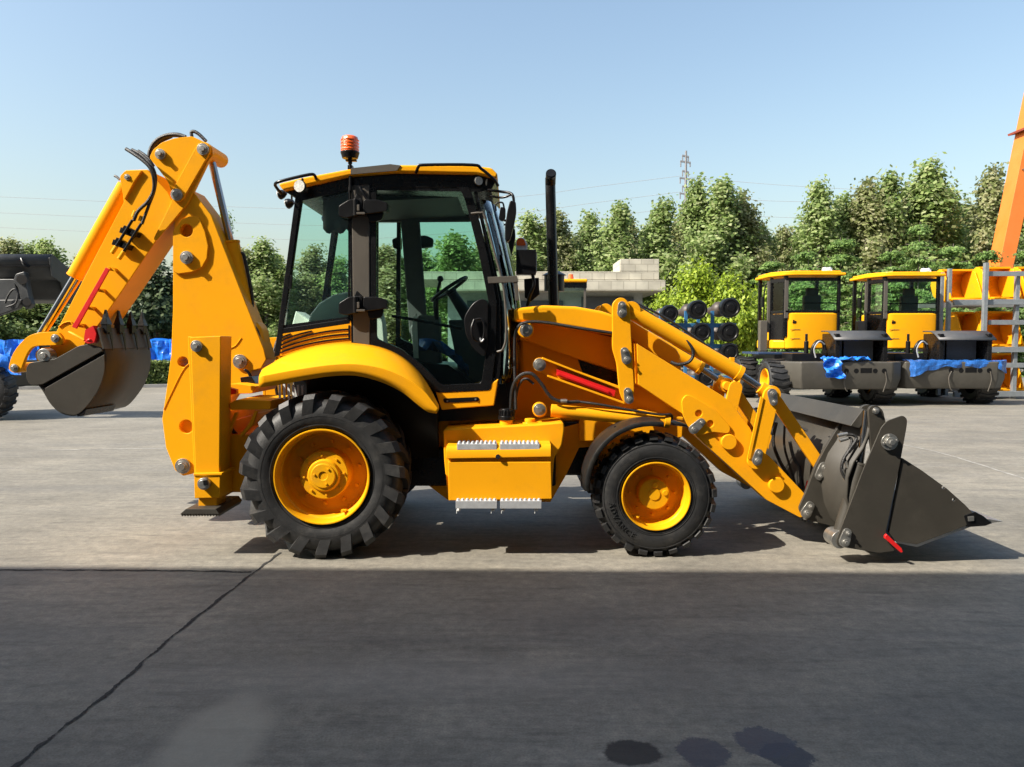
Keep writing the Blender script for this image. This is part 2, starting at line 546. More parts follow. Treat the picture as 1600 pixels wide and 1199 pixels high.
# ------------------------------------------------------------------ rear mudguards
def fender(mirror):
    Bm = [(404,606),(440,600.5),(475,594),(515,588),(555,587),(595,597),(628,613),(652,632),(668,643.5),(682,646)]
    Md = [(405,590),(440,583),(475,577),(515,571.5),(555,570),(598,577),(634,592),(660,610),(675,628),(685,641)]
    Tp = [(418,575),(440,560),(475,547),(510,539),(548,537),(592,543),(627,558),(652,580),(670,606),(684,636)]
    rows = []
    Bm, Md, Tp = [[(v.x, v.y) for v in catmull([Vector((x, y, 0)) for x, y in q], 4)] for q in (Bm, Md, Tp)]
    for i in range(len(Bm)):
        p0 = P(*Bm[i], 5.99); p1 = P(*Md[i], 5.99); p2 = P(*Tp[i], 6.44)
        pa = p0.lerp(p1, .5)
        mid1 = p1.lerp(p2, .08) + Vector((0, 0, .012)); mid2 = p1.lerp(p2, .4) + Vector((0, 0, .028)); mid3 = p1.lerp(p2, .75) + Vector((0, 0, .018))
        rows.append([p0 + Vector((0, .012, 0)), pa, p1, mid1, mid2, mid3, p2])
    b = B(); b.sheet(rows)
    # left end closes down to the lip
    f = b.obj('mudguard', 'yellow', ROOT, angle=50, solid=.014, mirror=mirror)
    f.data.polygons.foreach_set('use_smooth', [True]*len(f.data.polygons))
    # dark well behind it
    b = B()
    rows = []
    for i in range(8, len(Bm)):
        p2 = P(*Tp[i], 6.44)
        rows.append([p2 + Vector((0, .0, -.02)), p2 + Vector((0, .06, -.05)), Vector((p2.x, 6.52, .75))])
    b.sheet(rows)
    b.obj('wheel_well', 'black', ROOT, solid=.01, mirror=mirror)
for mir in (False, True): fender(mir)
b = B()                                                       # mud flap strips under the guard's rear end
for k in range(6):
    x0 = P(434 + k*7.2, 600, 6.35).x
    b.box((x0, 6.4, P(434, 612, 6.35).z - .02*k/6), (.018, .012, .13))
b.obj('step_grille', 'white', ROOT)

# ------------------------------------------------------------------ front mudguard (black)
for mir in (False, True):
    b = B(); rows = []
    for k in range(17):
        a = R(176 - k*5.6)
        rr = .592 + .03*math.sin(k/16*math.pi)
        cx, cz = FX + .012, .515
        rows.append([Vector((cx + (rr-.03)*math.cos(a), 6.03, cz + (rr-.03)*math.sin(a))), Vector((cx + rr*math.cos(a), 6.045, cz + rr*math.sin(a))), Vector((cx + (rr+.012)*math.cos(a), 6.24, cz + (rr+.012)*math.sin(a))), Vector((cx + rr*math.cos(a), 6.43, cz + rr*math.sin(a)))])
    b.sheet(rows)
    g = b.obj('mudguard', 'fender_black', ROOT, solid=.012, mirror=mir, angle=50)
    b = B()
    b.tube([P(950, 690, 6.5), P(955, 680, 6.35), P(962, 668, 6.2)], .014, n=8)
    b.obj('bracket', 'satin', g, mirror=mir)

# ------------------------------------------------------------------ fuel tank, tool box and steps
b = B()
b.plate(rounded([(692,672),(735,669),(838,664),(881,660),(882,672),(878,697),(866,715),(862,766),(700,782),(694,720)], 5), 6.27, 6.8)
tank = b.obj('fuel_tank', 'yellow', ROOT, bevel=.012, seg=3)
b = B()
c = P(791, 668, 6.42); 
b.cyl((c.x, 6.42, c.z-.02), (c.x, 6.42, c.z+.07), .055); b.obj('filler_neck', 'yellow', tank, bevel=.004)
b = B()
b.cyl((c.x, 6.42, c.z+.065), (c.x, 6.42, c.z+.10), .068); b.cyl((c.x, 6.42, c.z+.10), (c.x, 6.42, c.z+.16), .058, .05)
for k in range(14):
    a = 2*math.pi*k/14
    b.box((c.x+.056*math.cos(a), 6.42+.056*math.sin(a), c.z+.125), (.012, .012, .05))
b.obj('filler_cap', 'black', tank, bevel=.004)
b = B()
c = P(828, 665, 6.45)
b.cyl((c.x, 6.45, c.z-.02), (c.x, 6.45, c.z+.03), .07); b.cyl((c.x, 6.45, c.z+.03), (c.x, 6.45, c.z+.06), .045)
b.obj('filler_cap', 'yellow', tank, bevel=.004)

b = B()
b.plate([(700,722),(861,722),(862.5,780),(701,782.5)], 6.06, 6.30)
b.plate([(701,716),(860,714),(861,724),(700,724)], 6.085, 6.30)
tb = b.obj('tool_box', 'yellow', ROOT, bevel=.006)
b = B()
y0 = 6.045
sec = [(715, 0), (705, 0), (699.5, .012), (696, .035), (695.5, .25)]
ra, rb = [], []
for (py, dy) in sec:
    p = P(697, py + 2, y0); ra.append(Vector((p.x, y0+dy, p.z)))
    p = P(861, py - 1, y0); rb.append(Vector((p.x, y0+dy, p.z)))
p = P(697, 717, y0); ra.append(Vector((p.x, y0+.25, p.z))); p = P(861, 714, y0); rb.append(Vector((p.x, y0+.25, p.z)))
b.poly_prism(ra, rb)
lid = b.obj('lid', 'yellow', tb, bevel=.004)
b = B()
c = P(778, 713.5, y0); b.cyl((c.x, y0+.01, c.z), (c.x, y0-.012, c.z), .019, n=20); b.cyl((c.x, y0-.012, c.z), (c.x, y0-.018, c.z), .011, n=12)
b.obj('lock', 'chrome', lid)
def step(x0, x1, py, pyb, Y0, Y1, lip):
    b = B()
    z1 = P(800, py, Y0).z; z0 = P(800, pyb, Y0).z
    for xa, xb in ((x0, (x0+x1)/2-2.5), ((x0+x1)/2+2.5, x1)):
        A = P(xa, py, Y0).x; C = P(xb, py, Y0).x
        b.box(((A+C)/2, (Y0+Y1)/2, (z0+z1)/2-.008), (C-A, Y1-Y0, z1-z0-.016))
        n = 9
        for r_ in range(3):
            for k in range(n):
                cx = A + (C-A)*(k+.5)/n
                cy = Y0 + (Y1-Y0)*(r_+.5)/3
                b.cyl((cx, cy, z1-.018), (cx, cy, z1), (C-A)/n*.46, (C-A)/n*.3, n=8)
    return b.obj('step', 'steelgrey', ROOT, bevel=.002)
step(714, 843, 691, 703, 6.05, 6.17, 0)
s2 = step(712, 846, 780, 795, 6.0, 6.17, 1)
b = B()
for xa in (716, 770, 786, 838):
    p = P(xa, 796, 6.02); b.box((p.x, 6.1, p.z-.012), (.03, .16, .005)); b.box((p.x-.013, 6.02, p.z-.022), (.005, .012, .022))
b.obj('bracket', 'white', s2)

# ------------------------------------------------------------------ hood and front of the frame
b = B()
prof = [(803,482),(850,477),(900,479),(940,486),(973,497),(985,512),(985,531),(960,524),(905,514),(850,506),(803,503)]
y0, y1 = 6.53, 7.77
q = [P(x, y, y0) for x, y in prof]
rings = []
for dy, dz, k in ((0, -.05, 0), (.012, -.02, 0), (.05, 0, 0)):
    pass
b.poly_prism(q, [Vector((v.x, y1, v.z)) for v in q])
hood = b.obj('hood', 'yellow', ROOT, bevel=.03, seg=4)
b = B(); b.plate([(975,497),(988,502),(1056,545),(1063,556),(1060,577),(995,537),(985,528)], 6.68, 7.62); b.obj('hood_nose', 'yellow', hood, bevel=.01)
b = B(); b.plate([(803,500),(930,496),(975,496),(988,502),(1058,546),(1064,560),(1066,655),(800,660)], 6.94, 7.36); b.obj('side_panel', 'yellow', hood, bevel=.01)
b = B()
b.plate([(903,562),(964,582),(968,610),(913,590)], 6.932, 6.99)
b.obj('grille', 'satin', hood)
b = B()                                                       # side panel seam and the dark gap beside the cab
b.plate([(797,480),(803,482),(803,650),(780,660),(790,560)], 6.60, 7.70)
b.obj('firewall', 'black', ROOT)
b = B()
c0 = P(865, 478, 6.98); c1 = P(860, 296, 6.98); c2 = P(859, 282, 6.98)
b.tube([c0, c1, c1 + Vector((0, -.012, .05)), c1 + Vector((0, -.05, .10)), c1 + Vector((0, -.10, .12))], .047, n=20, smooth=5)
ex = b.obj('exhaust_pipe', 'satin', ROOT, angle=60)
b = B()
b.cyl(c1 + Vector((0, -.095, .118)), c1 + Vector((0, -.105, .123)), .038, n=20)
b.obj('pipe_mouth', 'black', ex)

# ------------------------------------------------------------------ loader arms (both sides)
def loader_arm(mir):
    b = B()                                                   # pivot bracket on the frame and the shaded boom behind the tower lever
    b.plate([(812,502),(826,500),(906,515),(990,535),(1002,600),(966,580),(900,560),(826,534),(812,531),(807,516)], 6.82, 6.93)
    p = P(821,516,6.6); b.cyl((p.x, 6.83, p.z), (p.x, 6.50, p.z), .07, n=28)
    arm = b.obj('loader_arm', 'yellow', ROOT, bevel=.006, mirror=mir)
    pins([(822,516,6.5,10,.09)], arm, mirror=mir)
    b = B()
    b.plate([(995,537),(1060,577),(1128,618),(1142,629),(1172,669),(1186,700),(1203,714),(1255,769),(1268,786),(1266,806),(1250,809),(1197,781),(1140,729),(1087,681),(1071,650),(997,601)], 6.405, 6.56)
    b.obj('arm_plate', 'yellow', arm, bevel=.005, mirror=mir)
    b = B()
    rp = rounded([(1067,648),(1065,626),(1072,617),(1081,619),(1117,640),(1142,668),(1139,678),(1112,675),(1092,682),(1076,668)], 6)
    b.plate(rp, 6.382, 6.415)
    rpo = b.obj('reinforcement_plate', 'yellow', arm, bevel=.004, mirror=mir)
    cb = B()
    for x, y in ((1091,646),(1109,662)):
        p = P(x, y, 6.4); cb.cyl((p.x, 6.3, p.z), (p.x, 6.41, p.z), PX(5.5, 6.4), n=20)
    if not mir: cut(rpo, cb)
    keeper((1096,660), (1084,671), 6.375, arm, mirror=mir)
    for x, y in ((1137,690),(1211,757)):
        b = B(); p = P(x, y, 6.42); b.cyl((p.x, 6.43, p.z), (p.x, 6.37, p.z), PX(12.5, 6.35), n=32)
        b.obj('boss', 'yellow', arm, bevel=.008, mirror=mir)
    # tower lever with three keeper plates
    b = B()
    lv = rounded([(957,492),(957,474),(966,465),(976,466),(984,475),(986,520),(991,606),(990,624),(982,632),(974,628),(968,612),(964,568),(957,545)], 6)
    b.plate(lv, 6.395, 6.44)
    lever = b.obj('tower_lever', 'yellow', ROOT, bevel=.005, mirror=mir)
    b = B(); b.plate(lv, 6.60, 6.65); b.obj('back_plate', 'yellow', lever, bevel=.005, mirror=mir)
    keeper((972,477), (972,489), 6.39, lever, mirror=mir)
    keeper((976,549), (979,562), 6.39, lever, mirror=mir)
    keeper((981,612), (983,624), 6.39, lever, mirror=mir)
    # lower link: open channel with the red safety strut lying in it
    b = B()
    b.plate([(848,558.5),(969,606),(970,609),(847,561.5)], 6.41, 6.52)
    b.plate([(856,586),(976,628.5),(976,632),(855,589)], 6.41, 6.52)
    b.plate(capsule((843,570), (970,617), 11, 12), 6.49, 6.54)
    link = b.obj('lower_link', 'yellow', ROOT, bevel=.003, mirror=mir)
    b = B(); b.plate([(870,577),(962,610),(960,620),(870,587)], 6.43, 6.49)
    b.plate([(872,582),(952,611),(951,615),(872,586)], 6.415, 6.43)
    b.obj('safety_strut', 'red', link, bevel=.003, mirror=mir)
    pins([(843,570,6.47,10,.10)], link, mirror=mir)
    # lift cylinder
    A, C = P(843, 640, 6.46), P(1040, 658, 6.46); D = P(1075, 663, 6.46)
    b = B(); b.cyl(A + (C-A)*.09, C, .056, n=24); b.cyl(A + (C-A)*.985, C + (C-A)*.03, .062, n=24)
    b.cyl((A.x, 6.40, A.z), (A.x, 6.52, A.z), .062, n=24)
    cy = b.obj('lift_cylinder', 'yellow', ROOT, bevel=.004, mirror=mir)
    b = B(); b.cyl(C, D, .028, n=16); b.obj('rod', 'chrome', cy, mirror=mir)
    pins([(843,640,6.40,9.5,.05)], cy, mirror=mir)
    b = B(); b.tube([P(905,628,6.42), P(935,632,6.40), P(985,641,6.40), P(1030,648,6.40), P(1048,648,6.42), P(1050,655,6.44)], .011); b.obj('hose', 'hose', cy, mirror=mir)
    # tilt cylinder
    A, C, D = P(985, 486, 6.48), P(1153, 583, 6.48), P(1203, 616, 6.48)
    b = B(); b.cyl(A, C, .066, n=28); b.cyl(C - (C-A)*.015, C + (C-A).normalized()*.03, .072, n=28)
    b.box(A.lerp(C, .92) + Vector((.02, 0, .07)), (.04, .04, .04))
    cy = b.obj('tilt_cylinder', 'yellow', ROOT, bevel=.004, mirror=mir)
    b = B(); b.cyl(C, D, .031, n=16); b.obj('rod', 'chrome', cy, mirror=mir)
    b = B(); b.cyl(D - (D-C).normalized()*.11, D, .055, .06, n=20); b.cyl((D.x, 6.42, D.z), (D.x, 6.54, D.z), .075, n=24); b.obj('clevis', 'yellow', cy, bevel=.003, mirror=mir)
    b = B(); b.cyl((A.x, 6.42, A.z), (A.x, 6.54, A.z), .078, n=24); b.obj('clevis', 'yellow', cy, bevel=.003, mirror=mir)
    b = B(); b.tube([P(985,472,6.48), P(1010,487,6.47), P(1036,506,6.46), P(1062,524,6.44), P(1079,540,6.42), P(1083,555,6.42), P(1076,566,6.42), P(1060,570,6.42), P(1048,566,6.44)], .014)
    b.tube([P(987,470,6.52), P(1040,497,6.5), P(1090,530,6.5), P(1140,565,6.5)], .010)
    b.obj('hose', 'hose', cy, mirror=mir)
    # bell crank and the link to the bucket
    b = B(); b.plate(capsule((1206,618), (1181,721), 12.5, 12.5), 6.345, 6.385)
    bk = b.obj('bell_crank', 'yellow', ROOT, bevel=.004, mirror=mir)
    b = B(); b.plate(capsule((1206,618), (1181,721), 12, 12), 6.60, 6.64)
    p = P(1181,721,6.38); b.cyl((p.x, 6.36, p.z), (p.x, 6.62, p.z), .05); p = P(1206,618,6.38); b.cyl((p.x, 6.36, p.z), (p.x, 6.62, p.z), .045)
    b.obj('back_plate', 'yellow', bk, bevel=.004, mirror=mir)
    b = B(); b.plate([(1189,620),(1193,622),(1172,718),(1168,716)], 6.335, 6.35); b.obj('welded_edge', 'yellow', bk, mirror=mir)
    keeper((1209,628), (1207,615), 6.338, bk, mirror=mir)
    keeper((1186,708), (1183,720), 6.338, bk, mirror=mir)
    b = B(); b.plate(capsule((1210,622), (1286,734), 9.5, 9.5), 6.44, 6.48); b.plate(capsule((1210,622), (1286,734), 9.5, 9.5), 6.53, 6.57)
    b.bar(P(1226,645,6.5), P(1272,713,6.5), .05, .09)
    b.obj('bucket_link', 'yellow', ROOT, bevel=.004, mirror=mir)
for mir in (False, True): loader_arm(mir)
b = B()                                                       # torque tube between the arms
p = P(1211,757,6.42); b.cyl((p.x, 6.5, p.z), (p.x, 7.8, p.z), .07)
p = P(1137,690,6.42); b.cyl((p.x, 6.5, p.z), (p.x, 7.8, p.z), .06)
b.obj('cross_tube', 'yellow', ROOT)
# hoses along the hood side
b = B(); b.tube([P(806,640,6.46), P(804,560,6.46), P(806,520,6.44), P(818,505,6.43), P(850,504,6.43), P(905,513,6.42), P(960,521,6.42)], .013)
b.obj('hose', 'hose', ROOT)
b = B(); b.tube([P(798,655,6.5), P(800,610,6.46), P(812,588,6.42), P(830,584,6.4), P(846,600,6.4), P(860,620,6.4), P(878,628,6.4), P(905,628,6.42)], .015)
b.tube([P(802,655,6.52), P(806,622,6.5), P(812,600,6.48), P(822,592,6.46), P(834,600,6.44)], .011)
b.obj('hose', 'hose', ROOT)
b = B(); b.tube([P(876,627,6.395), P(886,627,6.395)], .018, smooth=1); b.obj('hose_fitting', 'zinc', ROOT)

# ------------------------------------------------------------------ four-in-one front bucket
YB = 5.88
YF = 2*YC - YB
def BX(x, y): return P(x, y, YB)
def sweep(profile, y0, y1, name, m, parent, solid, n=2, angle=30):
    b = B()
    rows = []
    for k in range(n):
        y = y0 + (y1-y0)*k/(n-1)
        rows.append([Vector((v.x, y, v.z)) for v in profile])
    b.sheet(rows)
    return b.obj(name, m, parent, solid=solid, angle=angle)
back = [BX(*p) for p in ((1372,652),(1364,664),(1360,682),(1352,702),(1337,724),(1328,748),(1326,778),(1330,805),(1340,830),(1354,846),(1380,857))]
bucket = sweep(back, YB+.03, YF-.03, 'loader_bucket', 'dgrey', ROOT, .02)
b = B()
q = [BX(*p) for p in ((1358,641),(1370,644),(1352,672),(1338,668))]
b.poly_prism([Vector((v.x, YB+.1, v.z)) for v in q], [Vector((v.x, YF-.1, v.z)) for v in q])
b.obj('top_beam', 'steel_beam' if False else 'dgrey', bucket, bevel=.004)
for mir in (False, True):
    b = B()                                                   # moving jaw side plate
    pl = rounded([(1377,668),(1386,658),(1411,649),(1418,655),(1417,667),(1407,722),(1384,834),(1392,852),(1400,861),(1373,864.5),(1309,854),(1307,846),(1310,836),(1350,731)], 5)
    b.plate(pl, YB-.012, YB+.001)
    jaw = b.obj('side_plate', 'dgrey', bucket, bevel=.004, mirror=mir)
    b = B()
    fl = [(1410,716),(1440,735),(1480,764),(1508,789),(1524,806),(1509,822),(1432,851),(1399,845),(1389,832)]
    b.plate(fl, YB+.003, YB+.03)
    cb = B()
    for x, y in ((1471,761),(1487,780)):
        p = P(x, y, YB+.03); cb.cyl((p.x, YB, p.z), (p.x, YB+.1, p.z), PX(2.6, YB), n=14)
    ck = b.obj('cheek_plate', 'dgrey', bucket, bevel=.003, mirror=mir)
    if not mir: cut(ck, cb)
    b = B()
    b.plate([(1506,806),(1524,800),(1536,806),(1551,818),(1540,822),(1512,824)], YB+.0, YB+.10)
    tooth = b.obj('corner_tooth', 'black', bucket, bevel=.004, mirror=mir)
    b = B(); b.plate([(1513,808),(1522,807),(1522,814),(1514,815)], YB-.012, YB+.002); b.obj('bolt', 'zinc', tooth, mirror=mir)
    # jaw cylinder, knuckle, pins
    A, C, D = P(1312,838,YB+.08), P(1344,727,YB+.08), P(1354,642,YB+.08)
    b = B(); b.cyl(A, C, .058, n=24); b.cyl(C, C + (C-A).normalized()*.02, .062, n=24)
    cy = b.obj('jaw_cylinder', 'dgrey', bucket, bevel=.003, mirror=mir)
    b = B(); b.cyl(C, D, .026, n=16); b.obj('rod', 'chrome', cy, mirror=mir)
    b = B(); b.cyl((A.x-.03, YB+.0, A.z-.01), (A.x-.03, YB+.16, A.z-.01), .07, n=20); b.obj('clevis', 'zinc', cy, bevel=.004, mirror=mir)
    for ya, yb in ((YB+.02, YB+.05), (YB+.16, YB+.19)):
        b = B(); b.plate(rounded([(1357,640),(1362,634),(1372,634),(1380,642),(1383,655),(1396,700),(1378,760),(1366,735),(1360,690)], 4), ya, yb)
        kn = b.obj('knuckle_plate', 'dgrey', bucket, bevel=.003, mirror=mir)
    b = B(); b.plate(rounded([(1344,640),(1349,634),(1360,632),(1362,640),(1360,665),(1346,690),(1343,690)], 4), YB+.20, YB+.24); b.obj('knuckle_plate', 'dgrey', bucket, bevel=.003, mirror=mir)
    pins([(1368,642,YB+.02,5.2,.05)], bucket, 'pin_bolt', 'zinc', mirror=mir)
    p = P(1387,690,YB)
    b = B(); b.cyl((p.x, YB-.02, p.z), (p.x, YB-.035, p.z), PX(13, YB), n=32); b.cyl((p.x, YB-.035, p.z), (p.x, YB-.06, p.z), PX(8, YB), n=24); b.hexa(p, PX(4.5, YB), YB-.06, YB-.078)
    for k in range(4):
        a = math.pi*k/2 + .2
        b.cyl((p.x+.05*math.cos(a), YB-.03, p.z+.05*math.sin(a)), (p.x+.05*math.cos(a), YB-.05, p.z+.05*math.sin(a)), .012, n=6)
    b.obj('pivot_pin', 'zinc', jaw, bevel=.002, mirror=mir)
    keeper((1324,833), (1320,847), YB-.022, jaw, r=8.5, mirror=mir)
    b = B(); b.plate([(1383,838),(1386,835),(1409,857),(1411,863),(1408,864),(1383,842)], YB-.055, YB-.03); b.obj('lock_pin', 'red', jaw, bevel=.003, mirror=mir)
    b = B(); b.tube([P(1323,679,YB+.12), P(1333,680,YB+.11), P(1338,686,YB+.1), P(1328,702,YB+.09), P(1318,718,YB+.08), P(1315,735,YB+.08), P(1322,750,YB+.07)], .013)
    b.tube([P(1322,684,YB+.14), P(1331,687,YB+.12), P(1326,704,YB+.11), P(1320,716,YB+.1), P(1324,730,YB+.1)], .010)
    b.obj('hose', 'hose', bucket, mirror=mir)
    for q0, q1 in (((1309,681),(1324,678)), ((1312,689),(1325,685)), ((1316,733),(1321,751)), ((1321,721),(1325,731))):
        b = B(); b.cyl(P(*q0, YB+.12 if q0[1] < 700 else YB+.08), P(*q1, YB+.12 if q0[1] < 700 else YB+.08), .014, n=10)
        b.obj('hose_fitting', 'zinc', bucket, mirror=mir)
    # attaching brackets
    for ya, yb in ((6.38, 6.42), (6.585, 6.625)):
        b = B()
        b.plate(rounded([(1319,652),(1325,655),(1325,690),(1322,840),(1303,823),(1256,811),(1248,795),(1262,763),(1274,730),(1282,715),(1290,700)], 5), ya, yb)
        br = b.obj('bracket', 'dgrey', bucket, bevel=.003, mirror=mir)
        if ya < 6.4:
            keeper((1281,744), (1288,731), 6.375, br, mirror=mir, r=8.5)
            keeper((1266,791), (1260,802), 6.375, br, mirror=mir, r=8.5)
# floor, lip
lip = [BX(*p) for p in ((1380,856),(1400,848),(1432,852),(1509,823),(1552,817))]
sweep(lip, YB+.03, YF-.03, 'bucket_floor', 'dgrey', bucket, .022)
b = B()
q = [BX(*p) for p in ((1508,822),(1512,826),(1576,818),(1552,814))]
b.poly_prism([Vector((v.x, YB+.06, v.z)) for v in q], [Vector((v.x, YF-.06, v.z)) for v in q])
b.obj('cutting_edge', 'zinc', bucket, bevel=.002)
b = B()
p0, p1 = BX(1397,846), BX(1432,852)
b.plate([(1399,844),(1432,851),(1509,822),(1530,815),(1530,818),(1510,826),(1433,855),(1399,848)], YB+.022, YB+.05)
b.obj('lip_strip', 'steelgrey', bucket)
# hoses in front of the bucket's back and the red couplers
b = B()
b.tube([P(1213,660,6.75), P(1208,690,6.75), P(1218,720,6.72), P(1232,745,6.7), P(1238,768,6.7)], .016)
b.tube([P(1226,665,6.8), P(1226,700,6.78), P(1238,740,6.74), P(1246,770,6.7)], .011)
b.tube([P(1234,690,6.95), P(1240,715,6.9), P(1250,735,6.85), P(1252,765,6.8)], .016)
b.tube([P(1228,660,7.3), P(1270,676,6.95), P(1300,684,6.5)], .012)
b.obj('hose', 'hose', ROOT)
for q0, q1 in (((1234,756,6.5),(1252,778,6.5)), ((1264,752,6.6),(1259,775,6.6))):
    b = B(); b.cyl(P(*q0), P(*q1), .02, n=10); b.obj('coupler', 'red', ROOT)
# ------------------------------------------------------------------ cab
YN, YFAR = 6.45, 7.85
def glass(pts, y, name, parent, m='cabglass', mirror=False):
    b = B(); b.plate(pts, y, y+.004); return b.obj(name, m, parent, mirror=mirror)

b = B()                                                       # cab shell below the glass: side skirt and floor
b.plate([(680,611),(757,606),(779,592),(772,634),(690,641)], 6.44, 6.62)
cabsill = b.obj('cab_sill', 'yellow', ROOT, bevel=.01)
b = B(); b.plate(rounded([(692,623),(748,620.5),(749,627),(694,630)], 3), 6.435, 6.46); sl = b.obj('slot', 'black', cabsill)
b = B()
for x, y in ((699,627),(743,624)):
    p = P(x, y, 6.43); b.cyl((p.x, 6.45, p.z), (p.x, 6.425, p.z), .008, n=10)
b.obj('bolt', 'zinc', cabsill)
b = B(); b.plate([(448,560),(580,540),(680,606),(790,600),(800,655),(640,660),(470,640)], 6.56, 7.74); b.obj('cab_floor', 'black', ROOT)

frame = None
for mir in (False, True):
    b = B()
    b.plate([(428,558),(437,556),(471,303),(462,300)], YN, YN+.07)          # rear pillar
    b.plate([(461,300),(545,280),(742,272),(750,292),(585,294),(545,296),(470,313)], YN+.01, YN+.08)   # header
    b.plate([(436,514),(547,498),(547,506),(435,523)], YN+.002, YN+.06)      # rear side sill
    b.plate([(738,288),(743,287),(763,380),(781,470),(783,560),(779,612),(773,612),(776,470),(758,380)], YN-.0, YN+.07)  # front pillar
    o = b.obj('cab_frame', 'satin', ROOT, bevel=.006, mirror=mir)
    if not mir: frame = o
    if mir: pass
    else:
      b = B(); b.plate([(549,290),(577,288),(578,541),(552,536)], YN-.02, YN+.06); b.obj('door_post', 'pillar', ROOT, bevel=.008, mirror=mir)
      b = B(); b.plate([(546,290),(549,290),(552,538),(549,538)], YN-.012, YN+.05); b.plate([(577,288),(584,288),(584,545),(578,543)], YN-.012, YN+.05); b.obj('post_seal', 'satin', ROOT, mirror=mir)
    # rear side window with its louvred panel below
    g = glass([(445,511),(471,311),(546,296),(546,499)], YN+.02, 'side_window', ROOT, mirror=mir)
    b = B(); b.ring([(438,514),(468,306),(547,290),(547,501)], [(444,508),(473,313),(544,296),(544,495)], YN+.012, YN+.03); b.obj('window_seal', 'satin', g, mirror=mir)
    b = B(); b.plate(rounded([(451,430),(457,430),(455,452),(449,452)], 2), YN-.0, YN+.018); b.obj('latch', 'black', g, bevel=.003, mirror=mir)
    b = B(); b.plate([(438,518),(550,501),(553,540),(432,558)], YN+.004, YN+.05)
    lp = b.obj('louvre_panel', 'yellow', ROOT, bevel=.004, mirror=mir)
    b = B()
    def louv(p0, p1, p2):
        q = []
        for k in range(13):
            t = k/12
            q.append(Vector(p0)*(1-t)**2 + Vector(p1)*2*t*(1-t) + Vector(p2)*t*t)
        up = [(v.x, v.y) for v in q]; dn = [(v.x, v.y+2.6) for v in q[::-1]]
        b.plate(up + dn, YN-.003, YN+.006)
    louv((440,526), (447,523), (454,521)); louv((439.5,531.5), (462,521), (487,516.5)); louv((439,538),(485,516.5),(545,513.5))
    louv((438.5,544), (485,524),(545,521)); louv((438,550),(485,531),(545,528))
    b.plate([(544,509),(546.5,508.5),(547,531),(544.5,531)], YN-.002, YN+.006)
    b.obj('louvre', 'black', lp, mirror=mir)

# near door
outer = rounded([(581,287),(727,283),(738,303),(760,392),(776,470),(775,545),(767,610),(681,614),(650,582),(615,557),(579,545)], 6)
inner = rounded([(588,294),(717,293),(726,310),(748,396),(763,470),(761,540),(752,599),(690,602),(660,571),(626,545),(588,529)], 6)
b = B(); b.ring(outer, inner, YN-.015, YN+.035)
door = b.obj('door', 'satin', ROOT, bevel=.004)
glass(inner, YN+.01, 'pane', door)
b = B(); b.ring(outer, inner, YN-.015, YN+.035); d2 = b.obj('door', 'satin', ROOT, mirror=True)
glass(inner, YN+.01, 'pane', d2, mirror=True)
b = B(); b.plate(rounded([(724,497),(738,474),(752,466),(763,471),(762,540),(757,560),(742,548),(728,526)], 9), YN-.03, YN+.005)
lockp = b.obj('lock_panel', 'black', door, bevel=.008)
b = B()
p = P(746, 515, YN-.03)
b.tube([P(741,500,YN-.05), P(737,513,YN-.075), P(739,527,YN-.075), P(745,533,YN-.05)], .012, n=10)
b.tube([P(741,500,YN-.05), P(752,499,YN-.05), P(757,513,YN-.05), P(754,530,YN-.05), P(745,533,YN-.05)], .009, n=10)
b.obj('handle', 'black', door)
b = B(); b.tube([P(756,530,YN-.055), P(752,534,YN-.057), P(750,528,YN-.055)], .007); b.obj('key_cover', 'steelgrey', door)
b = B(); b.tube([P(612,494,YN+.07), P(660,502,YN+.07), P(722,514,YN+.07)], .013, n=10); b.obj('door_rail', 'satin', door)
for y0 in (0, 152):                                           # the two big hinges
    b = B()
    b.plate(rounded([(529,322+y0),(545,312+y0),(566,310+y0),(566,334+y0),(541,341+y0),(529,338+y0)], 3), YN-.09, YN-.01)
    b.plate(rounded([(568,312+y0),(590,312+y0),(605,317+y0),(605,330+y0),(578,334+y0),(566,335+y0)], 3), YN-.10, YN-.005)
    b.plate([(557,302+y0),(566,311+y0),(566,318+y0),(551,316+y0)], YN-.06, YN-.015)
    b.plate(rounded([(572,335+y0),(600,331+y0),(596,344+y0),(578,348+y0)], 4), YN-.05, YN-.005)
    p = P(556, 325+y0, YN-.09); b.cyl((p.x, YN-.1, p.z-.07), (p.x, YN-.1, p.z+.07), .022, n=16)
    hg = b.obj('hinge', 'black', ROOT, bevel=.008, seg=3)
    b = B(); p = P(560, 325+y0, YN-.12); b.box((p.x, YN-.12, p.z), (.02, .02, .05)); b.box((p.x+.02, YN-.118, p.z-.045), (.07, .02, .018)); b.obj('hinge_pin', 'zinc' if False else 'pillar', hg, bevel=.003)
b = B(); b.tube([P(562,292,YN-.04), P(566,300,YN-.05), P(574,312,YN-.05)], .012); b.tube([P(545,283,YN-.02), P(546,300,YN-.03), P(547,318,YN-.03)], .008); b.obj('cable', 'black', ROOT)

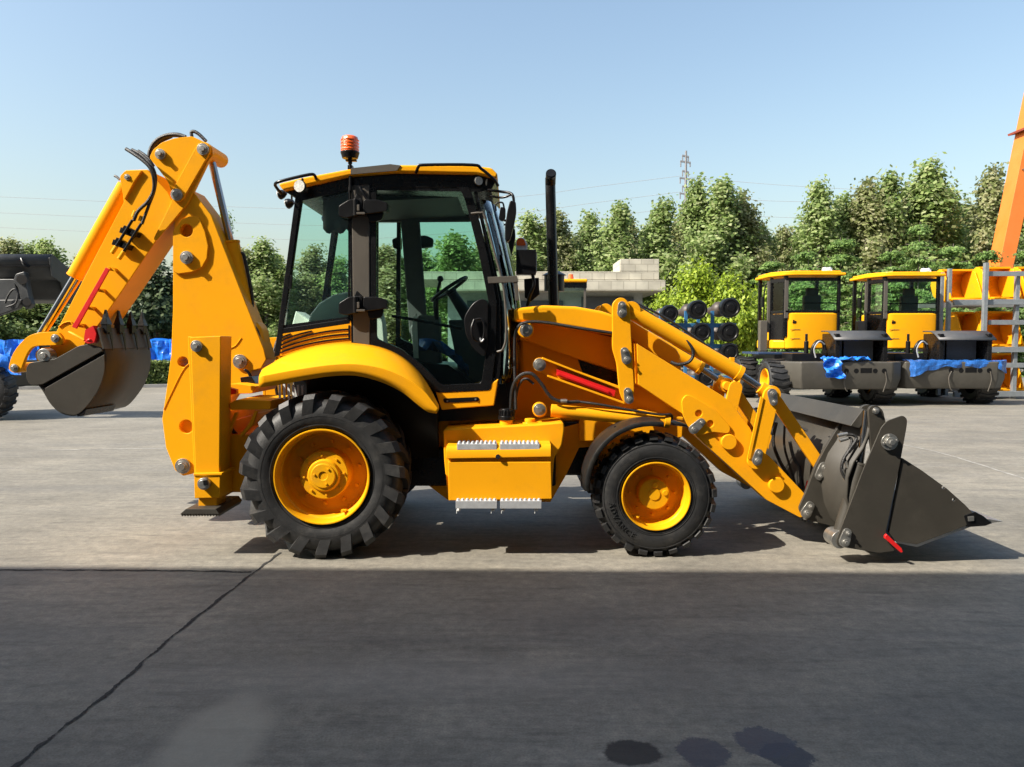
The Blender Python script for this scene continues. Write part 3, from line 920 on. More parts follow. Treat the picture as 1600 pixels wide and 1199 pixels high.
# windscreen and rear window, bulging a little
def bow(line, bulge, y0, y1, ny=9, nz=6):
    rows = []
    for i in range(nz+1):
        t = i/nz*(len(line)-1); k = min(int(t), len(line)-2); f = t-k
        a, c = Vector((*line[k], 0)), Vector((*line[k+1], 0)); q = a.lerp(c, f)
        p = P(q.x, q.y, y0)
        rows.append([Vector((p.x + bulge*(1-(2*j/ny-1)**2), y0+(y1-y0)*j/ny, p.z)) for j in range(ny+1)])
    b = B(); b.sheet(rows); return b
wl = [(768,318),(785,385),(799,450),(807,510),(810,590)]
b = bow(wl, .07, 6.72, 2*YC-6.72); b.obj('windscreen', 'clearglass', ROOT, solid=.005)
for mir in (False, True):                                     # curved corner panes
    rows = []
    for k in range(7):
        t = k/6
        L1 = catmull([Vector((x, y, 0)) for x, y in ((744,312),(762,380),(781,465),(785,520),(783,600))], 3)
        L2 = catmull([Vector((x, y, 0)) for x, y in wl], 3)
        row = []
        for q1, q2 in zip(L1, L2):
            p1 = P(q1.x, q1.y, YN+.02); p2 = P(q2.x, q2.y, 6.72)
            row.append(Vector((p1.x + (p2.x-p1.x)*math.sin(t*math.pi/2), p1.y + (p2.y-p1.y)*(1-math.cos(t*math.pi/2)), p1.z + (p2.z-p1.z)*t)))
        rows.append(row)
    b = B(); b.sheet(rows); b.obj('corner_pane', 'clearglass', ROOT, solid=.005, mirror=mir)
b = bow([(441,512),(430,556)], -.03, YN+.03, YFAR-.03); b.obj('rear_panel', 'black', ROOT, solid=.01)
b = B(); b.tube([P(736,334,YN-.05), P(750,333,YN-.06), P(757,338,YN-.06), P(770,385,YN-.06), P(787,452,YN-.06), P(791,520,YN-.06), P(786,545,YN-.06), P(777,550,YN-.04)], .010, n=10, smooth=8)
b.obj('grab_handle', 'pillar', ROOT)
b = B(); b.plate([(762,433),(808,431),(810,441),(763,443)], YN-.075, YN-.055); b.plate([(803,431),(808,431),(811,470),(805,470)], YN-.07, YN-.05)
b.obj('bracket', 'pillar', ROOT, bevel=.003)

# roof
def roofp(pts, y0, y1, yref=6.38):
    b = B(); q = [P(x, y, yref) for x, y in pts]
    b.poly_prism([Vector((v.x, y0, v.z)) for v in q], [Vector((v.x, y1, v.z)) for v in q]); return b
b = roofp([(434,287),(470,278),(545,264),(612,257.5),(735,258),(768,262),(778,272),(776,279),(745,271.5),(620,269),(545,275),(442,298)], 6.38, 2*YC-6.38)
roof = b.obj('roof', 'yellow', ROOT, bevel=.02, seg=3)
b = roofp([(446,300),(545,276.5),(620,270.5),(744,273),(776,280.5),(768,296),(752,300),(545,297),(472,314)], 6.44, 2*YC-6.44, 6.44)
b.obj('roof_lining', 'satin', roof)
b = roofp([(500,300),(730,296),(728,308),(500,318)], 6.7, 7.8, 6.7); b.obj('headliner', 'liner', roof)
def rail(pts, Y, m=False):
    b = B(); b.tube([P(x, y, Y + d) for x, y, d in pts], .013, n=10, smooth=4)
    return b.obj('roof_rail', 'satin', roof, mirror=m)
for mir in (False, True):
    rail([(494,281,.02),(492,275,-.05),(483,273,-.07),(440,283,-.07),(430,288,-.04),(434,296,.02),(440,303,.06)], 6.38, mir)
    rail([(618,270,.02),(612,263,-.05),(545,266,-.06)], 6.38, mir) if False else None
    rail([(650,270,.02),(654,261,-.05),(662,258,-.07),(738,258,-.07),(752,264,-.05),(772,281,-.02),(778,290,.05)], 6.38, mir)
b = roofp([(548,263.5),(610,257),(626,259),(620,267),(548,273)], 6.372, 6.40); b.obj('shade_strip' if False else 'beacon_shadow_strip', 'pillar', roof)  # taupe strip on the roof edge: the beacon's cast shadow put in as colour
# lamps under the roof edge
def lamp(px, py, Y, r, d, nm='work_lamp', face='lampglass'):
    b = B(); c = P(px, py, Y); d = Vector(d).normalized(); rr = PX(r, Y)
    b.cyl(c, c - d*.03, rr, rr*.9, n=24); b.cyl(c - d*.03, c - d*.07, rr*.9, rr*.4, n=24)
    o = b.obj(nm, 'black', roof, bevel=.003)
    b = B(); b.cyl(c + d*.006, c - d*.002, rr*.9, n=24); b.obj('lens', face, o)
    b = B(); b.cyl(c - d*.05, c - d*.05 + Vector((0, 0, .07)), .01, n=8); b.obj('bracket', 'black', o)
lamp(468, 291, 6.29, 10, (-.25, -1, -.05))
lamp(437, 305, 6.9, 7.5, (-1, .25, -.3)); lamp(449, 319, 7.4, 8, (-1, .25, -.3))
lamp(748, 283, 6.40, 7, (.45, -1, -.1)); lamp(763, 286, 6.46, 7.5, (.8, -.7, -.1))
lamp(768, 300, 6.9, 8, (1, -.1, -.1)); lamp(766, 303, 7.5, 8, (1, -.1, -.1))
# beacon on its post
b = B(); c = P(547, 249, 6.40)
b.cyl(c + Vector((0, 0, .045)), c + Vector((0, 0, .005)), .076, .064, n=28); b.cyl(c + Vector((0, 0, .06)), c + Vector((0, 0, .045)), .078, n=28)
b.cyl(c + Vector((0, 0, .01)), c - Vector((0, 0, .04)), .018, n=12); b.box(c + Vector((.01, 0, -.012)), (.09, .04, .014))
b.cyl(c, c - Vector((0, 0, .26)), .013, n=12); b.box(c - Vector((0, -.02, .09)), (.04, .06, .08))
bc = b.obj('beacon', 'black', ROOT, bevel=.003)
b = B(); b.lathe([(0,.074),(.09,.072),(.118,.066),(.128,.05),(.132,.0)], 0, 0, 0, 32)
for v in b.bm.verts: v.co = Vector((v.co.x, v.co.z, v.co.y)) + c + Vector((0, 0, .06))
for k in range(4):
    b.tube([c + Vector((.0735*math.cos(t), .0735*math.sin(t), .075 + k*.026)) for t in [i*math.pi/12 for i in range(24)]], .004, n=6, smooth=1, closed=True)
b.obj('lens', 'orange_lens', bc, angle=60)

# mirrors and the raised headlamp unit at the front of the cab
def mirror_arm(px, py, Y, mir=False):
    b = B(); b.tube([P(762,297,YN-.02), P(785,300,YN-.05), P(797,302,YN-.08), P(802,308,YN-.1), P(803,322,YN-.1)], .012, n=10)
    b.tube([P(764,306,YN), P(784,309,YN-.04), P(800,304,YN-.08)], .010, n=10)
    o = b.obj('mirror', 'satin', ROOT, mirror=mir)
    b = B(); b.plate(rounded([(797,313),(806,315),(807,330),(803,352),(797,374),(792,378),(789,373),(789,352),(793,328)], 3), YN-.13, YN-.0)
    b.obj('housing', 'black', o, bevel=.012, seg=3, mirror=mir)
    b = B(); b.plate(rounded([(782,323),(790,325),(790,340),(786,346),(779,343)], 3), YN-.06, YN-.02); b.tube([P(775,330,YN-.03), P(775,319,YN-.03), P(785,317,YN-.04), P(788,327,YN-.04)], .008); b.obj('clamp', 'black', o, bevel=.004, mirror=mir)
mirror_arm(0, 0, 0)
mirror_arm(0, 0, 0, True)
b = B(); p = P(822, 410, 6.62)
b.box((p.x, 6.66, p.z), (PX(31, 6.6), .13, PX(38, 6.6)))
b.tube([P(832,428,6.64), P(834,445,6.64), P(828,462,6.66), P(824,478,6.7)], .016, n=10)
hl = b.obj('head_lamp', 'black', ROOT, bevel=.014, seg=3)
b = B(); b.plate([(819,436),(842,434),(843,460),(829,472),(820,465)], 6.72, 6.8); b.obj('bracket', 'black', hl, bevel=.004)
b = B(); b.plate(rounded([(806,392),(806,377),(811,371),(819,372),(824,381),(824,392)], 3), 6.74, 6.80); b.obj('turn_signal', 'white', hl, bevel=.006)
b = B(); b.plate(rounded([(807,384),(807,376),(811,372),(818,373),(822,384)], 3), 6.732, 6.75); b.obj('amber_lens', 'orange_lens', hl)
b = B(); p = P(822, 410, 6.62); b.box((p.x + PX(16, 6.6), 6.66, p.z), (.008, .10, PX(30, 6.6))); b.obj('lens', 'lampglass', hl)

# ------------------------------------------------------------------ inside the cab
b = B()                                                       # rear mudguard boxes inside, dashboard
for y0, y1 in ((6.56, 6.75), (7.55, 7.74)):
    q = [P(*p, 6.6) for p in ((478,520),(486,492),(500,474),(522,461),(546,456),(562,468),(570,500),(575,560),(478,560))]
    b.poly_prism([Vector((v.x, y0, v.z)) for v in q], [Vector((v.x, y1, v.z)) for v in q])
inn = b.obj('inner_arch', 'palegrey', ROOT, bevel=.02)
b = B(); b.plate([(455,512),(462,486),(490,506),(490,520),(456,520)], 6.7, 7.0); b.obj('rear_tray', 'palegrey', ROOT, bevel=.01)
b = B(); px_ = P(560, 500, YC).x
b.box((px_+.05, YC, .98), (.5, .5, .12)); b.box((px_-.18, YC, 1.32), (.13, .46, .62), Matrix.Rotation(R(-8), 3, 'Y')); b.box((px_-.24, YC, 1.72), (.10, .28, .2), Matrix.Rotation(R(-8), 3, 'Y'))
seat = b.obj('seat', 'seat', ROOT, bevel=.04, seg=3)
b = B(); b.box((px_+.03, YC, .82), (.36, .38, .22)); b.obj('seat_base', 'black', seat, bevel=.02)
for y_ in (YC-.3, YC+.3):
    b = B(); b.box((px_+.05, y_, 1.16), (.34, .07, .05)); b.obj('armrest', 'seat', seat, bevel=.02)
b = B(); b.box((px_-.20, YC-.19, 1.55), (.05, .10, .34), Matrix.Rotation(R(-8), 3, 'Y')); b.obj('plastic_wrap', 'plastic_wrap', seat, bevel=.02)
b = B(); b.plate([(640,512),(655,492),(686,494),(690,600),(655,602)], 6.95, 7.15)
b.plate([(700,500),(760,500),(770,600),(720,600)], 7.0, 7.3)
con = b.obj('console', 'liner', ROOT, bevel=.02)
b = B(); b.plate([(644,500),(651,490),(654,560),(646,560)], 6.94, 6.96); b.obj('panel_edge', 'palegrey', con)
b = B(); c = P(702, 452, 7.05)
ax = Matrix.Rotation(R(-34), 3, 'Y')
ring = [c + ax @ Vector((.19*math.cos(t), .19*math.sin(t), 0)) for t in [i*math.pi/16 for i in range(32)]]
b.tube(ring, .017, n=10, smooth=1, closed=True)
for a_ in (.4, 2.4, 4.5): b.tube([c + ax @ Vector((.19*math.cos(a_), .19*math.sin(a_), 0)), c + ax @ Vector((0, 0, -.03))], .014, smooth=1)
b.cyl(c + ax @ Vector((0, 0, -.01)), c + ax @ Vector((0, 0, -.05)), .05); b.cyl(c + ax @ Vector((0, 0, -.05)), c + ax @ Vector((.0, 0, -.42)), .045, .07)
b.obj('steering_wheel', 'black', ROOT, bevel=.002)
b = B(); b.tube([P(682,480,6.95), P(684,455,6.95), P(688,438,6.95)], .014); b.ball(P(688,436,6.95), .03); b.tube([P(682,500,6.97), P(681,470,6.97)], .024); b.obj('gear_lever', 'black', ROOT)
b = B(); b.plate([(626,346),(655,344),(668,520),(640,525)], 7.74, 7.80); b.plate([(585,336),(740,330),(735,346),(590,347)], 7.74, 7.80); b.obj('far_post', 'liner', ROOT, bevel=.01)
b = B(); b.plate(rounded([(612,374),(624,369),(627,371),(627,390),(614,388)], 3), 7.95, 8.02); b.plate(rounded([(657,368),(666,368),(677,373),(676,386),(657,388)], 3), 7.95, 8.02); b.obj('work_lamp', 'black', roof, bevel=.01)
b = B(); b.plate([(640,306),(668,304),(676,318),(648,320)], 6.98, 7.4); b.obj('roof_console', 'palegrey', roof, bevel=.01)
b = B(); b.plate([(548,560),(700,570),(740,600),(560,604)], 6.7, 7.5); b.obj('floor_mat', 'black', ROOT)
b = B()
rows = []
for i in range(8):
    rows.append([P(655 + i*11, 540 + i*6 + 10*math.sin(i*1.9 + j*2.2) - 18*math.sin(i/7*3), 6.62 + j*.05) for j in range(6)])
b.sheet(rows); b.obj('floor_film', 'wrapblue', ROOT, solid=.004)
b = B()
rows = []
for i in range(9):
    x = 505 + i*5.2
    rows.append([P(x, y_ + (8*abs(math.sin(i*.9)) if k == 3 else 0), 6.6 + .015*math.sin(i*1.4+k)) for k, y_ in enumerate((300, 325, 345, 358))])
b.sheet(rows); b.obj('sun_shade', 'liner', ROOT, solid=.006)
# ------------------------------------------------------------------ rear frame, stabilisers
xa = P(343, 640, 6.36).x
b = B()
b.box((xa-.02, YC, .80), (.16, 1.62, .56)); b.box((xa+.16, YC, .72), (.3, 1.5, .5))
b.box((xa-.02, YC, 1.12), (.14, 1.62, .10)); b.box((xa-.02, YC, .50), (.14, 1.62, .10))
rf = b.obj('slide_frame', 'yellow', ROOT, bevel=.01)
b = B(); b.plate([(358,630),(370,625),(423,626),(422,640),(360,641)], 6.3, 6.9); b.plate([(360,600),(374,600),(400,604),(394,615),(360,616)], 6.55, 7.2)
b.obj('step_plate', 'yellow', rf, bevel=.006)
b = B(); b.plate([(366,645),(371,645),(356,685),(353,680)], 6.35, 6.40); b.plate([(398,642),(402,643),(394,665),(376,684),(373,682),(389,662)], 6.30, 6.34); b.obj('rib', 'yellow', rf, bevel=.003)
b = B(); b.plate([(351,604),(369,609),(369,616),(352,618)], 6.4, 6.46); b.obj('lock_block', 'red', rf, bevel=.004)
b = B(); b.plate([(375,590),(392,588),(400,600),(396,612),(378,610)], 6.75, 6.95); b.tube([P(382,578,6.8), P(388,582,6.8), P(392,592,6.8), P(386,602,6.8)], .014); b.obj('valve_block', 'satin', rf, bevel=.004)
for mir in (False, True):
    b = B(); b.plate([(297,527),(345,525),(343,742),(305,743)], 6.12, 6.36); b.plate([(293,526),(300,526),(308,743),(303,743)], 6.16, 6.36)
    leg = b.obj('stabiliser_leg', 'yellow', ROOT, bevel=.008, mirror=mir)
    b = B(); b.plate([(303,743),(344,742),(343,778),(304,779)], 6.10, 6.38); b.plate([(302,740),(347,739),(347,743),(302,744)], 6.09, 6.40)
    b.obj('collar', 'yellow', leg, bevel=.005, mirror=mir)
    b = B(); b.plate([(310,778),(339,777),(339,800),(310,800)], 6.14, 6.34); b.obj('inner_leg', 'yellow', leg, bevel=.005, mirror=mir)
    b = B()
    p0 = P(281, 806, 6.02); p1 = P(343, 804, 6.02)
    za = p0.z; xl, xr = p0.x, p1.x
    q = [Vector((xl, 6.02, za+.012)), Vector((xl+.05, 6.02, za+.055)), Vector((xr-.03, 6.02, za+.055)), Vector((xr, 6.02, za+.012))]
    b.poly_prism(q, [v + Vector((0, .52, 0)) for v in q])
    n = 14
    for k in range(n):
        x0 = xl + (xr-xl)*(k+.15)/n; x1 = xl + (xr-xl)*(k+.8)/n
        b.poly_prism([Vector((x0, 6.03, za+.014)), Vector((x1, 6.03, za+.014)), Vector(((x0+x1)/2, 6.03, za-.012))], [Vector((x0, 6.53, za+.014)), Vector((x1, 6.53, za+.014)), Vector(((x0+x1)/2, 6.53, za-.012))])
    b.obj('foot_pad', 'dgrey', leg, bevel=.003, mirror=mir)
    pins([(308,541,6.12,9,.08)], leg, mirror=mir)
    p = P(321, 755, 6.10)
    b = B(); b.cyl((p.x, 6.10, p.z), (p.x, 6.055, p.z), PX(9.5, 6.1), n=24); b.cyl((p.x, 6.055, p.z), (p.x, 6.045, p.z), PX(7, 6.1), n=24)
    b.obj('pin', 'zinc', leg, bevel=.004, mirror=mir)
    b = B(); b.plate([(317,751),(324,750.5),(325,758),(318,758.5)], 6.04, 6.05); b.obj('socket', 'black', leg, mirror=mir)
    b = B()
    b.tube([P(333,527,6.3), P(339,530,6.34), P(340,545,6.38), P(340,556,6.4)], .012)
    b.tube([P(342,528,6.36), P(347,531,6.4), P(348,548,6.42)], .010)
    b.tube([P(343,572,6.4), P(344,610,6.40), P(349,645,6.40), P(360,668,6.42), P(375,685,6.48)], .016)
    b.tube([P(348,572,6.42), P(349,620,6.42), P(356,655,6.44), P(366,675,6.46)], .011)
    b.obj('hose', 'hose', leg, mirror=mir)
    b = B(); b.cyl(P(338,561,6.38), P(334,561,6.36), .022, n=12); b.box(P(343,561,6.42), (.03, .05, .08)); b.obj('valve', 'steelgrey', leg, bevel=.003, mirror=mir)

# ------------------------------------------------------------------ boom
YB0, YB1 = 6.95, 7.23
b = B()
b.plate([(270,372),(274,330),(283,297),(300,297),(330,336),(349,385),(412,545),(416,562),(408,576),(393,580),(388,600),(366,608),(345,640),(322,700),(309,733),(300,741),(286,744),(273,735),(259,700),(253,655),(259,615),(267,555),(270,480)], YB0, YB1)
boom = b.obj('boom', 'yellow', ROOT, bevel=.008)
cb = B()
for (x, y, r, d) in ((286,566,8,.5),(291,667,10.5,.5)):
    p = P(x, y, YB0); cb.cyl((p.x, YB0-.1, p.z), (p.x, YB0+d, p.z), PX(r, YB0), n=32)
cut(boom, cb)
b = B(); p = P(291,667,YB0); b.cyl((p.x, YB0+.05, p.z), (p.x, YB0+.2, p.z), PX(10.6, YB0), n=32); p = P(286,566,YB0)
b.obj('cross_tube', 'yellow', boom)
b = B()
patch = [(270,424),(270,362),(283,343),(296,338),(307,338),(311,341),(320,362),(325,384),(323,404),(315,418),(300,425),(278,428)]
b.plate(patch, YB0-.025, YB0+.005)
pt = b.obj('patch_plate', 'yellow', boom, bevel=.005)
cb = B(); p = P(293,361,YB0); cb.cyl((p.x, YB0-.1, p.z), (p.x, YB0+.02, p.z), PX(10, YB0), n=32); cut(pt, cb)
cb = B(); p = P(293,361,YB0); cb.cyl((p.x, YB0-.1, p.z), (p.x, YB0+.06, p.z), PX(10, YB0), n=32); cut(boom, cb)
pins([(293,403,YB0-.025,10,.10),(376,565,YB0,11,.09),(287,728,YB0,12,.10)], boom)
b = B()                                                       # welded seams
for pts in (((256,640),(265,620),(285,580),(297,567)), ((347,553),(358,545),(368,540),(377,528))):
    b.tube([P(x, y, YB0-.002) for x, y in pts], .005, n=8)
b.obj('weld_seam', 'yellow', boom)
# dipper cylinder on the cab side of the boom
Yd = 7.13
A, C, D = P(400,562,Yd), P(361,381,Yd), P(327,235,Yd)
b = B(); b.cyl(A, C, .078, n=32); b.cyl(C, C + (C-A).normalized()*.02, .084, n=32)
dc = b.obj('dipper_cylinder', 'yellow', ROOT, bevel=.004)
b = B(); b.cyl(C, D, .034, n=20); b.obj('rod', 'chrome', dc)
b = B(); b.plate(rounded([(384,505),(397,500),(408,512),(413,540),(410,562),(398,577),(382,578),(378,560)], 8), 7.02, 7.24); b.obj('base_housing', 'yellow', dc, bevel=.03, seg=4)
b = B(); b.tube([P(372,396,Yd), P(380,397,Yd), P(384,412,Yd), P(390,440,Yd), P(394,465,Yd), P(393,490,Yd), P(390,500,Yd)], .016)
b.tube([P(383,512,7.0), P(393,508,6.98), P(402,518,6.98), P(407,540,7.0)], .016)
b.obj('hose', 'hose', dc)

# ------------------------------------------------------------------ dipper
b = B()
b.plate([(188,274),(196,266),(230,265),(262,300),(277,330),(243,378),(190,456),(168,488),(140,528),(118,560),(98,562),(80,553),(77,540),(94,506),(146,406),(193,316)], 6.97, 7.32)
dip = b.obj('dipper', 'yellow', ROOT, bevel=.008)
hp = rounded([(233,247),(239,234),(252,223),(272,216),(300,213),(317,221),(331,229),(333,243),(325,252),(293,318),(244,377),(239,374),(256,340),(268,315),(269,303),(262,284),(250,268),(243,259)], 4)
for y0, y1 in ((6.93, 6.975), (7.31, 7.355)):
    b = B(); b.plate(hp, y0, y1); hd = b.obj('head_plate', 'yellow', dip, bevel=.005)
    if y0 < 7: near_head = hd
b = B(); b.plate(capsule((317,234), (277,305), 11.5, 10.5), 6.905, 6.935); b.obj('link_plate', 'yellow', dip, bevel=.004)
pins([(318,234,6.905,9,.08),(277,305,6.905,9,.08),(252,242,6.93,8,.10)], dip)
b = B(); p = P(318,234,6.93); b.cyl((p.x, 6.93, p.z), (p.x, 7.35, p.z), .07); b.obj('cross_tube', 'yellow', dip, bevel=.01); b = B(); p = P(277,305,6.93); b.cyl((p.x, 6.93, p.z), (p.x, 7.35, p.z), .06)
b.obj('cross_tube', 'yellow', dip, bevel=.01)
b = B(); b.plate(rounded([(187,276),(195,267),(222,266),(210,283),(194,313),(191,300)], 3), 6.945, 6.975); lugp = b.obj('lug_plate', 'yellow', dip, bevel=.004)
pins([(199,277,6.945,4.5,.03)], lugp)
b = B(); b.tube([P(187,281,7.0), P(183,277,7.0), P(179,275,7.0)], .012); b.obj('grease_pipe', 'zinc', dip)
b = B()                                                       # upper dark hose arches over the head
b.tube([P(233,250,7.1), P(235,236,7.1), P(243,222,7.1), P(258,213,7.1), P(276,211,7.1), P(290,215,7.1)], .022)
b.tube([P(237,250,7.16), P(240,236,7.16), P(250,222,7.16), P(268,213,7.16)], .018)
b.tube([P(300,214,7.1), P(299,207,7.1), P(304,206,7.1), P(312,211,7.1), P(322,221,7.1)], .016)
b.obj('hose', 'hose', dip)
b = B()                                                       # auxiliary hoses lying off the near face
b.tube([P(197,233,6.80), P(208,240,6.78), P(222,250,6.77), P(234,262,6.77), P(240,278,6.78), P(240,298,6.80), P(231,315,6.82), P(216,330,6.84), P(209,345,6.86)], .016)
b.tube([P(206,234,6.82), P(220,242,6.80), P(236,258,6.79), P(243,276,6.8), P(241,298,6.82), P(233,320,6.84), P(222,350,6.86)], .014)
b.tube([P(216,236,6.86), P(230,246,6.84), P(240,260,6.84)], .014)
b.obj('hose', 'hose', dip)
b = B()
for x0, y0, x1, y1 in ((207,344,181,386),(221,349,193,394)):
    b.cyl(P(x0,y0,6.87), P(x1,y1,6.87), .013, n=12)
for t in (.35, .8):
    for (x0, y0, x1, y1) in ((207,344,181,386),(221,349,193,394)):
        q = P(x0+(x1-x0)*t, y0+(y1-y0)*t, 6.9); b.box(q + Vector((0, .02, 0)), (.05, .10, .05), Matrix.Rotation(R(32), 3, 'Y'))
    q = P(201-(26*t)+8, 350+(42*t)+2-3, 6.92); b.box(q, (.14, .03, .05), Matrix.Rotation(R(20), 3, 'Y'))
b.obj('hose_clamp', 'satin', dip, bevel=.003)
b = B()
for x0, y0, x1, y1 in ((182,385,175,396),(194,393,186,405),(212,330,208,340),(222,338,219,346)): b.cyl(P(x0,y0,6.87), P(x1,y1,6.87), .02, n=10)
b.obj('hose_fitting', 'zinc' if False else 'rimyel', dip, bevel=.003)
# red lock bar standing off the dipper on brackets
b = B(); b.plate([(165,418),(171,421),(119,514),(112,511)], 6.83, 6.85); rb = b.obj('lock_bar', 'red', dip, bevel=.003)
b = B()
for x, y in ((170,420),(152,453),(136,481),(120,508)):
    p = P(x, y, 6.85); b.cyl((p.x, 6.84, p.z), (p.x, 6.98, p.z), .016, n=12); b.plate([(x,y-3),(x+9,y+1),(x+11,y+5),(x+1,y+3)], 6.86, 6.88)
b.obj('bar_bracket', 'yellow', dip, bevel=.002)
b = B(); b.plate([(133,516),(145,509),(150,521),(149,528),(146,536),(136,537),(131,530)], 6.78, 6.86); b.tube([P(134,535,6.80), P(140,531,6.78), P(146,535,6.80)], .012); b.obj('lock_hook', 'red', dip, bevel=.004)
b = B(); b.tube([P(108,519,6.85), P(118,524,6.82), P(132,532,6.8)], .012); b.obj('lock_rod', 'yellow', dip)
b = B(); b.tube([P(92,511,6.965), P(100,505,6.965), P(110,503,6.965), P(114,508,6.965)], .007); b.obj('weld_seam', 'yellow', dip)
# bucket cylinder on the outer edge of the dipper
Yk = 7.145
A, C, D = P(197,290,Yk), P(118,431,Yk), P(60,528,Yk)
b = B(); b.cyl(A, C, .072, n=32); b.cyl(C, C + (C-A).normalized()*.015, .076, n=32); bkc = b.obj('bucket_cylinder', 'yellow', ROOT, bevel=.004)
b = B(); b.cyl(C, D, .032, n=20); b.obj('rod', 'chrome', bkc)
b = B(); b.cyl(C + Vector((.06, 0, -.01)), P(72,520,Yk), .012, n=10); b.obj('guide_pipe', 'yellow', bkc)
lk = [(14,571),(21,551),(37,531),(54,521.5),(85,518.5),(94,523),(98,531),(94,539),(57,541),(45,549),(37,566),(31,581),(22,583),(15,579)]
for y0, y1 in ((6.90, 6.94), (7.36, 7.40)):
    b = B(); b.plate(lk, y0, y1, sm=3); l_ = b.obj('tipping_link', 'yellow', ROOT, bevel=.005)
    if y0 < 7: pins([(87,529,6.90,6.5,.05),(23,575,6.90,6,.05)], l_)
b = B()
for x, y, r in ((23,575,.045),(66,556,.075),(60,528,.05)): 
    p = P(x, y, 6.92); b.cyl((p.x, 6.94, p.z), (p.x, 7.36, p.z), r, n=24)
b.obj('cross_tube', 'rimyel', ROOT)
b = B(); p = P(68,556,6.8); b.cyl((p.x, 6.80, p.z), (p.x, 6.9, p.z), PX(11, 6.8), n=28); b.cyl((p.x, 6.785, p.z), (p.x, 6.805, p.z), PX(5, 6.8), n=16); b.obj('pin', 'zinc', ROOT, bevel=.004)

# ------------------------------------------------------------------ digging bucket
K0, K1 = 6.82, 7.66
ear = rounded([(41,574),(46,567),(86,561),(122,541),(137,538),(155,543),(161,548),(66,601),(48,602),(41,592)], 3)
b = B(); b.plate(ear, K0-.02, K0+.02); db = b.obj('digging_bucket', 'dgrey', ROOT, bevel=.004)
low = [(70,607),(163,554),(163,580),(154,608),(137,633),(122,647),(107,648),(92,642),(79,629),(71,616)]
lows = low[:1] + [(v.x, v.y) for v in catmull([Vector((x, y, 0)) for x, y in low[1:] + [low[0]]], 4)][:-1]
b = B(); b.plate(lows, K0-.015, K0+.015); b.obj('side_plate', 'dgrey', db, bevel=.003)
b = B(); b.plate([(62,600),(162,546),(162,560),(72,612)], K0+.05, K0+.07); b.obj('side_plate', 'black', db)  # black strip recessed behind the gap, the slot's shade painted as colour
b = B(); b.plate(ear, K1-.04, K1); b.plate(low, K1-.03, K1); b.obj('side_plate', 'dgrey', db)
prof = [P(*p, K0) for p in ((154,514),(159,530),(163,546),(165,562),(163,582),(154,608),(137,633),(122,647),(107,648),(92,642),(79,629),(69,612),(60,601),(44,596))]
prof = catmull(prof, 3)
bb = sweep(prof, K0, K1, 'bucket_shell', 'dgrey', db, .018, n=3)
b = B()
q = [P(*p, K0) for p in ((152,513),(156,512),(164,545),(161,546))]
b.poly_prism([Vector((v.x+.012, K0-.03, v.z)) for v in q], [Vector((v.x+.012, K1+.03, v.z)) for v in q]); b.obj('lip_plate', 'dgrey', db, bevel=.003)
b = B(); q = [P(*p, K0) for p in ((120,645),(136,640),(132,650),(122,651))]
b.poly_prism([Vector((v.x, K0-.01, v.z)) for v in q], [Vector((v.x, K0+.5, v.z)) for v in q]); b.obj('wear_strip', 'satin', db)
for k in range(4):
    y = K0 + .03 + (K1-K0-.16)*k/3
    p = P(158, 514, K0)
    b = B()
    a0 = [Vector((p.x-.025, y, p.z-.04)), Vector((p.x+.035, y, p.z-.04)), Vector((p.x+.035, y+.095, p.z-.04)), Vector((p.x-.025, y+.095, p.z-.04))]
    a1 = [Vector((p.x-.02, y+.012, p.z+.05)), Vector((p.x+.03, y+.012, p.z+.05)), Vector((p.x+.03, y+.083, p.z+.05)), Vector((p.x-.02, y+.083, p.z+.05))]
    b.poly_prism(a0, a1)
    a2 = [Vector((p.x-.03, y+.005, p.z+.04)), Vector((p.x+.04, y+.005, p.z+.04)), Vector((p.x+.04, y+.09, p.z+.04)), Vector((p.x-.03, y+.09, p.z+.04))]
    a2b = [Vector((p.x-.01, y+.02, p.z+.11)), Vector((p.x+.02, y+.02, p.z+.11)), Vector((p.x+.02, y+.075, p.z+.11)), Vector((p.x-.01, y+.075, p.z+.11))]
    a3 = [Vector((p.x-.0, y+.035, p.z+.175)), Vector((p.x+.01, y+.035, p.z+.175)), Vector((p.x+.01, y+.06, p.z+.175)), Vector((p.x-.0, y+.06, p.z+.175))]
    b.poly_prism(a2, a2b); b.poly_prism(a2b, a3)
    b.poly_prism([Vector((p.x+.03, y+.045, p.z-.03)), Vector((p.x+.045, y+.03, p.z-.03)), Vector((p.x+.045, y+.08, p.z-.03)), Vector((p.x+.03, y+.065, p.z-.03))],
                 [Vector((p.x+.055, y+.05, p.z-.2)), Vector((p.x+.06, y+.05, p.z-.2)), Vector((p.x+.06, y+.06, p.z-.2)), Vector((p.x+.055, y+.06, p.z-.2))])
    b.obj('tooth', 'black', db, bevel=.004)
